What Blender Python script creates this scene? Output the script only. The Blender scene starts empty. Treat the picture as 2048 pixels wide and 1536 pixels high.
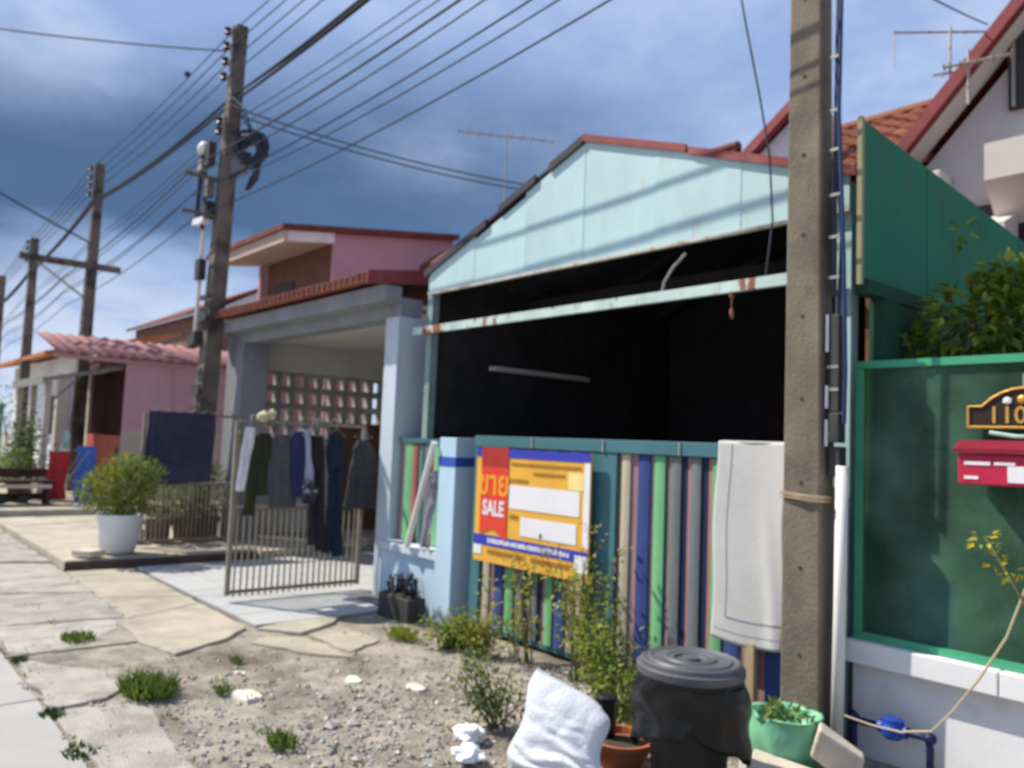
import bpy, bmesh, math, random
from mathutils import Vector, Matrix, noise
R = math.radians
random.seed(7)
scn = bpy.context.scene
COL = scn.collection

# ------------------------------------------------------------------ camera
cam = bpy.data.cameras.new('camera')
cam.sensor_width = 36.0
cam.lens = 28.25
cam.clip_start = 0.05
cam.clip_end = 600
camo = bpy.data.objects.new('camera', cam)
COL.objects.link(camo)
yaw, pitch, roll = R(40.5), math.atan(118/1607), R(2.3)
ax = Vector((-math.cos(yaw), math.sin(yaw), 0))
fw = ax*math.cos(pitch) + Vector((0, 0, math.sin(pitch)))
rt0 = Vector((math.sin(yaw), math.cos(yaw), 0))
up0 = rt0.cross(fw)
rt = rt0*math.cos(roll) + up0*math.sin(roll)
up = up0*math.cos(roll) - rt0*math.sin(roll)
m = Matrix((rt, up, -fw)).transposed().to_4x4()
m.translation = Vector((0, 0, 1.55))
camo.matrix_world = m
scn.camera = camo
cam.dof.use_dof = True          # the photograph is softly out of focus all over
cam.dof.focus_distance = 1.0
cam.dof.aperture_fstop = 5.6

# ------------------------------------------------------------------ sky and sun
SUN = Vector((0.76, 0.42, -1.0)).normalized()      # direction the light travels
world = bpy.data.worlds.new('World')
scn.world = world
world.use_nodes = True
wn, wl = world.node_tree.nodes, world.node_tree.links
wn.clear()
wo = wn.new('ShaderNodeOutputWorld')
bg = wn.new('ShaderNodeBackground')
bg.inputs['Strength'].default_value = 0.1
sky = wn.new('ShaderNodeTexSky')
sky.sky_type = 'NISHITA'
sky.sun_disc = False
sky.sun_elevation = R(49.0)
sky.sun_rotation = R(241.1)
wtc = wn.new('ShaderNodeTexCoord')


def wmath(op, a, b=None, c=None, clamp=False):
    n = wn.new('ShaderNodeMath')
    n.operation = op
    n.use_clamp = clamp
    for i, v in enumerate((a, b, c)):
        if v is None:
            continue
        if isinstance(v, (int, float)):
            n.inputs[i].default_value = v
        else:
            wl.new(v, n.inputs[i])
    return n.outputs[0]


def wnoise(vec, scale, detail, rough=0.55):
    n = wn.new('ShaderNodeTexNoise')
    n.inputs['Scale'].default_value = scale
    n.inputs['Detail'].default_value = detail
    n.inputs['Roughness'].default_value = rough
    wl.new(vec, n.inputs['Vector'])
    return n.outputs['Fac']


def wsmooth(v, lo, hi):
    n = wn.new('ShaderNodeMapRange')
    n.interpolation_type = 'SMOOTHSTEP'
    n.inputs['From Min'].default_value = lo
    n.inputs['From Max'].default_value = hi
    wl.new(v, n.inputs['Value'])
    return n.outputs['Result']


def wmix(f, a, b):
    n = wn.new('ShaderNodeMix')
    n.data_type = 'RGBA'
    for s, v in ((0, f), (6, a), (7, b)):
        if isinstance(v, tuple):
            n.inputs[s].default_value = v + (1,)
        elif isinstance(v, (int, float)):
            n.inputs[s].default_value = v
        else:
            wl.new(v, n.inputs[s])
    return n.outputs[2]


sep = wn.new('ShaderNodeSeparateXYZ')
wl.new(wtc.outputs['Generated'], sep.inputs[0])
zc = wmath('ADD', wmath('MAXIMUM', sep.outputs[2], 0.0), 0.22)
comb = wn.new('ShaderNodeCombineXYZ')
wl.new(wmath('DIVIDE', sep.outputs[0], zc), comb.inputs[0])
wl.new(wmath('DIVIDE', sep.outputs[1], zc), comb.inputs[1])
comb.inputs[2].default_value = 2.3
n1 = wnoise(comb.outputs[0], 1.1, 6, 0.5)
n2 = wnoise(comb.outputs[0], 3.2, 8, 0.6)
# the storm bank: a heavy grey-blue cloud standing over the far end of the street
dotn = wn.new('ShaderNodeVectorMath')
dotn.operation = 'DOT_PRODUCT'
dotn.inputs[1].default_value = (-0.958, 0.286, 0.0)
wl.new(wtc.outputs['Generated'], dotn.inputs[0])
pert = wmath('MULTIPLY', wmath('SUBTRACT', n1, 0.5), 0.30)
pert2 = wmath('MULTIPLY', wmath('SUBTRACT', n2, 0.5), 0.07)
zz = wmath('ADD', wmath('ADD', sep.outputs[2], pert), pert2)
side = wsmooth(wmath('ADD', dotn.outputs['Value'], pert2), 0.66, 0.93)
bankf = wmath('MULTIPLY', side, wmath('MULTIPLY', wsmooth(zz, 0.14, 0.22), wmath('SUBTRACT', 1.0, wsmooth(zz, 0.28, 0.44))))
skyn = wmix(0.6, sky.outputs[0], (2.3, 3.3, 6.0))
light_cloud = wmix(wsmooth(n2, 0.36, 0.70), (2.5, 3.5, 5.9), (3.9, 4.8, 6.7))
c1 = wmix(wsmooth(n1, 0.28, 0.52), skyn, light_cloud)
low = wmath('SUBTRACT', 1.0, wsmooth(sep.outputs[2], 0.08, 0.22))
lowf = wmath('MULTIPLY', low, wsmooth(n2, 0.26, 0.54))
c1 = wmix(wmath('MULTIPLY', lowf, 0.85), c1, (5.0, 5.7, 7.0))
dark = wmix(wsmooth(n1, 0.3, 0.75), (0.50, 1.02, 2.05), (0.80, 1.45, 2.7))
c2 = wmix(wmath('MULTIPLY', bankf, 0.97), c1, dark)
wl.new(c2, bg.inputs['Color'])
wl.new(bg.outputs[0], wo.inputs[0])

sl = bpy.data.lights.new('sun', 'SUN')
sl.energy = 5.0
sl.angle = R(0.5)
sl.color = (1.0, 0.93, 0.80)
slo = bpy.data.objects.new('sun', sl)
COL.objects.link(slo)
slo.rotation_euler = SUN.to_track_quat('-Z', 'Y').to_euler()
slo.location = (-10, -6, 14)

scn.view_settings.view_transform = 'Standard'
scn.view_settings.look = 'None'
scn.view_settings.exposure = 0.42
scn.view_settings.gamma = 1.0
scn.view_settings.use_curve_mapping = False
scn.render.engine = 'CYCLES'

# ------------------------------------------------------------------ materials
MATS = {}


def M(name, col, rough=0.85, var=0.18, scale=3.0, bump=0.15, bscale=60.0, col2=None, c2at=(0.55, 0.68), c2scale=2.5,
      spec=0.3, metal=0.0, randv=0.0, trans=0.0, stretch=(1, 1, 1), emit=None):
    if name in MATS:
        return MATS[name]
    mt = bpy.data.materials.new(name)
    mt.use_nodes = True
    N, L = mt.node_tree.nodes, mt.node_tree.links
    b = N['Principled BSDF']
    b.inputs['Roughness'].default_value = rough
    b.inputs['Specular IOR Level'].default_value = spec
    b.inputs['Metallic'].default_value = metal
    tc = N.new('ShaderNodeTexCoord')
    oi = N.new('ShaderNodeObjectInfo')
    mp = N.new('ShaderNodeMapping')
    mp.inputs['Scale'].default_value = stretch
    L.new(tc.outputs['Object'], mp.inputs['Vector'])
    mul = N.new('ShaderNodeMath')
    mul.operation = 'MULTIPLY'
    mul.inputs[1].default_value = 37.0
    L.new(oi.outputs['Random'], mul.inputs[0])
    addv = N.new('ShaderNodeVectorMath')
    addv.operation = 'ADD'
    L.new(mp.outputs[0], addv.inputs[0])
    L.new(mul.outputs[0], addv.inputs[1])

    def nz(s, d, r=0.6):
        n = N.new('ShaderNodeTexNoise')
        n.inputs['Scale'].default_value = s
        n.inputs['Detail'].default_value = d
        n.inputs['Roughness'].default_value = r
        L.new(addv.outputs[0], n.inputs['Vector'])
        return n.outputs['Fac']

    def mx(f, a, bb):
        n = N.new('ShaderNodeMix')
        n.data_type = 'RGBA'
        for s, v in ((0, f), (6, a), (7, bb)):
            if isinstance(v, tuple):
                n.inputs[s].default_value = tuple(v[:3]) + (1,)
            elif isinstance(v, (int, float)):
                n.inputs[s].default_value = v
            else:
                L.new(v, n.inputs[s])
        return n.outputs[2]

    def rng(v, lo, hi):
        n = N.new('ShaderNodeMapRange')
        n.inputs['From Min'].default_value = lo
        n.inputs['From Max'].default_value = hi
        L.new(v, n.inputs['Value'])
        return n.outputs['Result']
    a = tuple(max(0, c*(1-var)) for c in col)
    c = tuple(min(1, c*(1+var)) for c in col)
    fac = rng(nz(scale, 8), 0.3, 0.7)
    out = mx(fac, a, c)
    if col2:
        out = mx(rng(nz(c2scale, 6, 0.65), *c2at), out, col2)
    if randv:
        hs = N.new('ShaderNodeHueSaturation')
        rr = N.new('ShaderNodeMapRange')
        rr.inputs['To Min'].default_value = 1-randv
        rr.inputs['To Max'].default_value = 1+randv
        L.new(oi.outputs['Random'], rr.inputs['Value'])
        L.new(rr.outputs[0], hs.inputs['Value'])
        L.new(out, hs.inputs['Color'])
        out = hs.outputs[0]
    L.new(out, b.inputs['Base Color'])
    if bump:
        bp = N.new('ShaderNodeBump')
        bp.inputs['Strength'].default_value = bump
        bp.inputs['Distance'].default_value = 0.02
        L.new(nz(bscale, 4), bp.inputs['Height'])
        L.new(bp.outputs[0], b.inputs['Normal'])
    if trans:
        tr = N.new('ShaderNodeBsdfTranslucent')
        L.new(out, tr.inputs['Color'])
        ms = N.new('ShaderNodeMixShader')
        ms.inputs[0].default_value = trans
        L.new(b.outputs[0], ms.inputs[1])
        L.new(tr.outputs[0], ms.inputs[2])
        L.new(ms.outputs[0], N['Material Output'].inputs['Surface'])
    MATS[name] = mt
    return mt


def leafmat(name, c1, c2, c3=None, thru=0.35):
    """leaves: colour differs from leaf to leaf (random per island), some light comes through"""
    if name in MATS:
        return MATS[name]
    mt = bpy.data.materials.new(name)
    mt.use_nodes = True
    N, L = mt.node_tree.nodes, mt.node_tree.links
    b = N['Principled BSDF']
    b.inputs['Roughness'].default_value = 0.55
    b.inputs['Specular IOR Level'].default_value = 0.3
    g = N.new('ShaderNodeNewGeometry')
    cr = N.new('ShaderNodeValToRGB')
    cr.color_ramp.elements[0].color = c1 + (1,)
    cr.color_ramp.elements[1].color = (c3 or c2) + (1,)
    if c3:
        e = cr.color_ramp.elements.new(0.6)
        e.color = c2 + (1,)
    L.new(g.outputs['Random Per Island'], cr.inputs[0])
    L.new(cr.outputs[0], b.inputs['Base Color'])
    tr = N.new('ShaderNodeBsdfTranslucent')
    L.new(cr.outputs[0], tr.inputs['Color'])
    ms = N.new('ShaderNodeMixShader')
    ms.inputs[0].default_value = thru
    L.new(b.outputs[0], ms.inputs[1])
    L.new(tr.outputs[0], ms.inputs[2])
    L.new(ms.outputs[0], N['Material Output'].inputs['Surface'])
    MATS[name] = mt
    return mt


aqua = M('aqua_paint', (0.43, 0.60, 0.62), 0.6, 0.10, 2.6, 0.05, 40, col2=(0.42, 0.40, 0.33), c2at=(0.60, 0.74), c2scale=5, stretch=(1, 1, .35))
aqua_rust = M('aqua_paint_rusted', (0.47, 0.60, 0.56), 0.7, 0.2, 4, 0.2, 60, col2=(0.24, 0.09, 0.045), c2at=(0.54, 0.58), c2scale=6, stretch=(1, 1, 0.4))
rust = M('rust', (0.20, 0.09, 0.05), 0.9, 0.4, 14, 0.3, 90)
edge_rust = M('rusty_edge', (0.55, 0.53, 0.46), 0.8, 0.2, 8, 0.2, 60, col2=(0.36, 0.22, 0.13), c2at=(0.56, 0.68), c2scale=7)
post_green = M('grey_green_post', (0.22, 0.30, 0.29), 0.7, 0.2, 4, 0.1, 60, col2=(0.22, 0.13, 0.08), c2at=(0.62, 0.7), c2scale=6)
red_roof = M('red_metal', (0.22, 0.04, 0.045), 0.6, 0.25, 2, 0.1, 40, col2=(0.36, 0.12, 0.12), c2at=(0.55, 0.75), c2scale=3)
dark_trim = M('dark_trim', (0.05, 0.045, 0.06), 0.8, 0.3)
shed_dark = M('shade_dark_wall', (0.035, 0.034, 0.036), 0.95, 0.4, 2, 0.1)  # the carport interior's deep shade is put into this near-black colour
weathered = M('weathered_dark_wall', (0.16, 0.145, 0.125), 0.95, 0.4, 2.2, 0.3, 30, col2=(0.035, 0.03, 0.028), c2at=(0.45, 0.62), c2scale=1.6)
grey_wall = M('grey_plaster', (0.60, 0.58, 0.54), 0.9, 0.08, 1.5, 0.1, 60)
pale_column = M('pale_blue_plaster', (0.50, 0.56, 0.63), 0.85, 0.1, 2, 0.12, 50, col2=(0.34, 0.36, 0.38), c2at=(0.54, 0.78), c2scale=2.2, stretch=(1, 1, .4))
fascia_grey = M('grey_fascia', (0.25, 0.26, 0.28), 0.85, 0.14, 2, 0.12, 50, col2=(0.16, 0.165, 0.17), c2at=(0.52, 0.75), c2scale=2.5, stretch=(1, 1, .5))
breeze_mat = M('breeze_block_concrete', (0.36, 0.335, 0.31), 0.9, 0.15, 6, 0.2, 60, randv=0.1)
pink_wall = M('pink_paint', (0.50, 0.285, 0.325), 0.9, 0.08, 1.2, 0.06, 60, col2=(0.40, 0.25, 0.27), c2at=(0.55, 0.8), c2scale=1.3)
pink_pale = M('cream_base', (0.46, 0.40, 0.34), 0.9, 0.12, 2, 0.1)
soffit_m = M('soffit_board', (0.50, 0.38, 0.32), 0.85, 0.08, 2, 0.05)
white_paint = M('white_paint', (0.74, 0.74, 0.74), 0.7, 0.06, 3, 0.06, col2=(0.5, 0.48, 0.44), c2at=(0.62, 0.8), c2scale=2)
white_wall = M('white_plaster', (0.66, 0.66, 0.67), 0.85, 0.08, 1.5, 0.08, col2=(0.45, 0.43, 0.40), c2at=(0.6, 0.85), c2scale=1.6)
light_blue = M('light_blue_paint', (0.45, 0.61, 0.74), 0.75, 0.1, 2.5, 0.1, 60, col2=(0.33, 0.40, 0.45), c2at=(0.54, 0.76), c2scale=2.6, stretch=(1, 1, .45))
band_blue = M('deep_blue_band', (0.03, 0.09, 0.42), 0.6, 0.1)
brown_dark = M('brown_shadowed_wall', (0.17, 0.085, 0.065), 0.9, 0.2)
tile_red = M('clay_roof_tile', (0.27, 0.095, 0.05), 0.85, 0.3, 4, 0.25, 50, col2=(0.10, 0.05, 0.04), c2at=(0.56, 0.75), c2scale=3, randv=0.22)
brown_roof = M('brown_roof_tile', (0.16, 0.05, 0.04), 0.9, 0.3, 3, 0.2)
pink_sheet = M('pink_corrugated_sheet', (0.36, 0.165, 0.16), 0.85, 0.2, 2, 0.08, col2=(0.24, 0.12, 0.115), c2at=(0.55, 0.75), c2scale=2)
grille_m = M('maroon_grille', (0.07, 0.02, 0.022), 0.7, 0.3)
orange_m = M('orange_red_metal', (0.42, 0.075, 0.035), 0.6, 0.15, 3)
canopy_m = M('grey_awning', (0.20, 0.20, 0.18), 0.85, 0.25, 3, 0.2)
teal = M('teal_metal', (0.055, 0.16, 0.185), 0.5, 0.12, 3, 0.05, col2=(0.12, 0.11, 0.09), c2at=(0.66, 0.78), c2scale=6)
SB = {
    'pink': M('board_pink', (0.33, 0.18, 0.17), 0.8, 0.16, 5, 0.08, 40, col2=tuple(c*.6+.03 for c in (0.33, 0.18, 0.17)), c2at=(.55, .8), c2scale=4, stretch=(1, 1, .3)),
    'beige': M('board_beige', (0.44, 0.39, 0.29), 0.8, 0.16, 5, 0.08, 40, col2=tuple(c*.6+.03 for c in (0.44, 0.39, 0.29)), c2at=(.55, .8), c2scale=4, stretch=(1, 1, .3)),
    'grey': M('board_grey', (0.15, 0.17, 0.18), 0.8, 0.16, 5, 0.08, 40, col2=tuple(c*.6+.03 for c in (0.15, 0.17, 0.18)), c2at=(.55, .8), c2scale=4, stretch=(1, 1, .3)),
    'mauve': M('board_mauve', (0.24, 0.17, 0.20), 0.65, 0.12, 4, 0.03),
    'blue': M('board_blue', (0.035, 0.065, 0.22), 0.8, 0.16, 5, 0.08, 40, col2=tuple(c*.6+.03 for c in (0.035, 0.065, 0.22)), c2at=(.55, .8), c2scale=4, stretch=(1, 1, .3)),
    'green': M('board_green', (0.16, 0.43, 0.20), 0.8, 0.16, 5, 0.08, 40, col2=tuple(c*.6+.03 for c in (0.16, 0.43, 0.20)), c2at=(.55, .8), c2scale=4, stretch=(1, 1, .3)),
    'navy': M('board_navy', (0.012, 0.018, 0.06), 0.6, 0.12, 4, 0.03),
    'teal': M('board_teal', (0.04, 0.12, 0.12), 0.6, 0.12, 4, 0.03),
    'red': M('board_red', (0.36, 0.10, 0.08), 0.8, 0.16, 5, 0.08, 40, col2=tuple(c*.6+.03 for c in (0.36, 0.10, 0.08)), c2at=(.55, .8), c2scale=4, stretch=(1, 1, .3)),
}
concrete = M('pole_concrete', (0.185, 0.155, 0.118), 0.95, 0.22, 3.5, 0.35, 70, col2=(0.10, 0.085, 0.07), c2at=(0.50, 0.72), c2scale=3.2, stretch=(1, 1, 0.7))
concrete_far = M('pole_concrete_far', (0.15, 0.125, 0.105), 0.95, 0.3, 3, 0.2, col2=(0.05, 0.043, 0.04), c2at=(0.48, 0.62), c2scale=2.0)
cable_m = M('black_cable', (0.035, 0.042, 0.06), 0.6, 0.2)
blue_cable = M('blue_cable', (0.015, 0.045, 0.12), 0.5, 0.1)
black_plastic = M('black_plastic', (0.008, 0.0085, 0.010), 0.42, 0.2, 5, 0.05, 50, spec=0.35)
lid_plastic = M('dusty_lid_plastic', (0.085, 0.088, 0.10), 0.5, 0.35, 4, 0.05, 50, spec=0.5)
bag_plastic = M('black_bin_liner', (0.006, 0.006, 0.007), 0.26, 0.1, 5, 0.0, 25, spec=0.35)
box_dark = M('dark_grey_box', (0.045, 0.045, 0.045), 0.6, 0.3, 8, 0.1)
box_grey = M('grey_box', (0.16, 0.165, 0.17), 0.6, 0.15)
pvc = M('white_pvc', (0.72, 0.70, 0.65), 0.5, 0.08, 4, 0.03, col2=(0.45, 0.36, 0.22), c2at=(0.66, 0.8), c2scale=4)
ceramic = M('insulator_ceramic', (0.05, 0.03, 0.03), 0.35, 0.1)
metal = M('grey_steel', (0.36, 0.34, 0.30), 0.5, 0.2, 6, 0.08, metal=0.35)
gate_metal = M('weathered_gate_metal', (0.24, 0.21, 0.165), 0.6, 0.2, 8, 0.08, metal=0.2)
green_frame = M('green_frame_paint', (0.06, 0.33, 0.18), 0.5, 0.12, 4, 0.05)
green_sheet = M('green_sheet', (0.016, 0.165, 0.092), 0.75, 0.14, 1.5, 0.06, col2=(0.03, 0.12, 0.075), c2at=(.52, .75), c2scale=1.8, stretch=(1, 1, .3))
green_dark = M('dark_green_paint', (0.010, 0.06, 0.032), 0.8, 0.25, 2)
mail_red = M('mailbox_red', (0.48, 0.018, 0.06), 0.45, 0.08)
mail_dark = M('mailbox_dark_red', (0.20, 0.008, 0.025), 0.5, 0.08)
label_white = M('white_print', (0.75, 0.74, 0.76), 0.6, 0.05)
print_blue = M('blue_print', (0.035, 0.045, 0.40), 0.55, 0.05)
print_yellow = M('yellow_print', (0.74, 0.40, 0.05), 0.6, 0.12, 3, 0.05, 8)
print_red = M('red_print', (0.68, 0.055, 0.03), 0.55, 0.06)
print_orange = M('orange_print', (0.85, 0.33, 0.02), 0.55, 0.04)
print_brown = M('brown_print', (0.38, 0.18, 0.03), 0.6, 0.05)
gold = M('gold_lettering', (0.58, 0.32, 0.07), 0.4, 0.1, metal=0.3)
plaque_m = M('plaque_dark', (0.025, 0.015, 0.010), 0.5, 0.2)
dirt = M('dirt', (0.315, 0.28, 0.235), 0.97, 0.34, 7.0, 0.7, 55, col2=(0.145, 0.12, 0.097), c2at=(0.48, 0.66), c2scale=1.9)
gravel_m = M('gravel', (0.32, 0.29, 0.25), 0.95, 0.25, 20, 0.2, 60)
road_m = M('road_concrete', (0.37, 0.36, 0.34), 0.93, 0.10, 1.4, 0.3, 90, col2=(0.28, 0.27, 0.25), c2at=(0.55, 0.8), c2scale=0.9)
slab_m = M('slab_concrete', (0.41, 0.385, 0.345), 0.96, 0.20, 4.5, 0.8, 75, col2=(0.25, 0.225, 0.19), c2at=(0.48, 0.70), c2scale=3.2, randv=0.10)
apron_m = M('apron_concrete', (0.43, 0.385, 0.31), 0.96, 0.18, 3.0, 0.6, 70, col2=(0.29, 0.25, 0.20), c2at=(0.48, 0.74), c2scale=2.2, randv=0.06)
tile_m = M('white_floor_tile', (0.46, 0.47, 0.475), 0.45, 0.05, 2, 0.03, randv=0.05, col2=(0.48, 0.47, 0.45), c2at=(0.58, 0.8), c2scale=1.5)
grout = M('grout', (0.25, 0.24, 0.23), 0.95, 0.15)
dark_soil = M('dark_soil', (0.06, 0.048, 0.036), 0.97, 0.4, 8, 0.5, 30)
pale_stone = M('pale_stone', (0.62, 0.58, 0.50), 0.9, 0.1, 6, 0.2)
stem_m = M('green_brown_stem', (0.14, 0.13, 0.055), 0.9, 0.2)
bark_m = M('bark', (0.10, 0.075, 0.05), 0.95, 0.3, 8, 0.4)
wood = M('bare_wood', (0.38, 0.29, 0.19), 0.85, 0.2, 3, 0.15, stretch=(6, 6, 0.7))
wood_dark = M('dark_wood', (0.055, 0.03, 0.024), 0.85, 0.3, 4, 0.15)
board_brown = M('brown_board', (0.16, 0.085, 0.05), 0.8, 0.15, 2, 0.05)
terracotta = M('terracotta', (0.36, 0.12, 0.05), 0.85, 0.2, 6, 0.15, col2=(0.15, 0.08, 0.05), c2at=(0.52, 0.7), c2scale=5)
pot_white = M('white_pot_glaze', (0.66, 0.67, 0.70), 0.6, 0.05, 3, 0.02)
sack_m = M('white_woven_sack', (0.70, 0.72, 0.76), 0.5, 0.06, 5, 0.25, 55, spec=0.4, trans=0.12)
litter_m = M('white_litter', (0.76, 0.76, 0.76), 0.6, 0.04, 5, 0.1)
greenbag_m = M('mint_plastic_bag', (0.20, 0.52, 0.32), 0.4, 0.12, 6, 0.15, 25, spec=0.45, trans=0.15)
block_m = M('pale_concrete_block', (0.56, 0.50, 0.41), 0.95, 0.14, 6, 0.35, 60, col2=(0.36, 0.31, 0.25), c2at=(0.55, 0.75), c2scale=5)
block_g = M('grey_concrete_block', (0.34, 0.32, 0.30), 0.95, 0.14, 6, 0.35, 60)
towel_m = M('white_towel', (0.62, 0.61, 0.59), 0.95, 0.05, 5, 0.4, 160, trans=0.1)
stripe_m = M('towel_stripe', (0.24, 0.24, 0.29), 0.95, 0.1)
weathered_pipe = M('weathered_pipe', (.30, .30, .28), .8, .2)
rope_m = M('beige_hose', (0.48, 0.40, 0.26), 0.7, 0.1)
meter_blue = M('blue_meter', (0.012, 0.05, 0.30), 0.4, 0.1)
pipe_navy = M('dark_blue_pipe', (0.010, 0.016, 0.07), 0.5, 0.1)
tub_blue = M('blue_tub', (0.05, 0.20, 0.80), 0.5, 0.1)


def cloth(name, col, trans=0.06):
    return M(name, col, 0.95, 0.2, 9, 0.5, 35, trans=trans)


def tinted_sheet(name, col, alpha, rough=0.12):
    """tinted see-through sheet: part green film, part clear, and a glossy skin"""
    mt = bpy.data.materials.new(name)
    mt.use_nodes = True
    N, L = mt.node_tree.nodes, mt.node_tree.links
    b = N['Principled BSDF']
    tc = N.new('ShaderNodeTexCoord')
    nz = N.new('ShaderNodeTexNoise')
    nz.inputs['Scale'].default_value = 3.0
    nz.inputs['Detail'].default_value = 6
    L.new(tc.outputs['Object'], nz.inputs['Vector'])
    cr = N.new('ShaderNodeValToRGB')
    cr.color_ramp.elements[0].position = .35
    cr.color_ramp.elements[1].position = .68
    cr.color_ramp.elements[0].color = tuple(c*.7 for c in col) + (1,)
    cr.color_ramp.elements[1].color = tuple(min(1, c*1.6) for c in col) + (1,)
    L.new(nz.outputs['Fac'], cr.inputs[0])
    L.new(cr.outputs[0], b.inputs['Base Color'])
    b.inputs['Roughness'].default_value = rough
    b.inputs['Specular IOR Level'].default_value = 0.12
    tr = N.new('ShaderNodeBsdfTransparent')
    tr.inputs['Color'].default_value = (0.62, 0.86, 0.74, 1)
    mr = N.new('ShaderNodeMapRange')       # the film is dirtier in patches
    mr.inputs['To Min'].default_value = alpha-.14
    mr.inputs['To Max'].default_value = alpha+.14
    L.new(nz.outputs['Fac'], mr.inputs['Value'])
    ms = N.new('ShaderNodeMixShader')
    L.new(mr.outputs[0], ms.inputs[0])
    L.new(tr.outputs[0], ms.inputs[1])
    L.new(b.outputs[0], ms.inputs[2])
    L.new(ms.outputs[0], N['Material Output'].inputs['Surface'])
    return mt


glass_green = tinted_sheet('green_tinted_panel', (0.085, 0.165, 0.118), 0.38, 0.4)

# ------------------------------------------------------------------ mesh helpers
POS = {}


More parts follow.
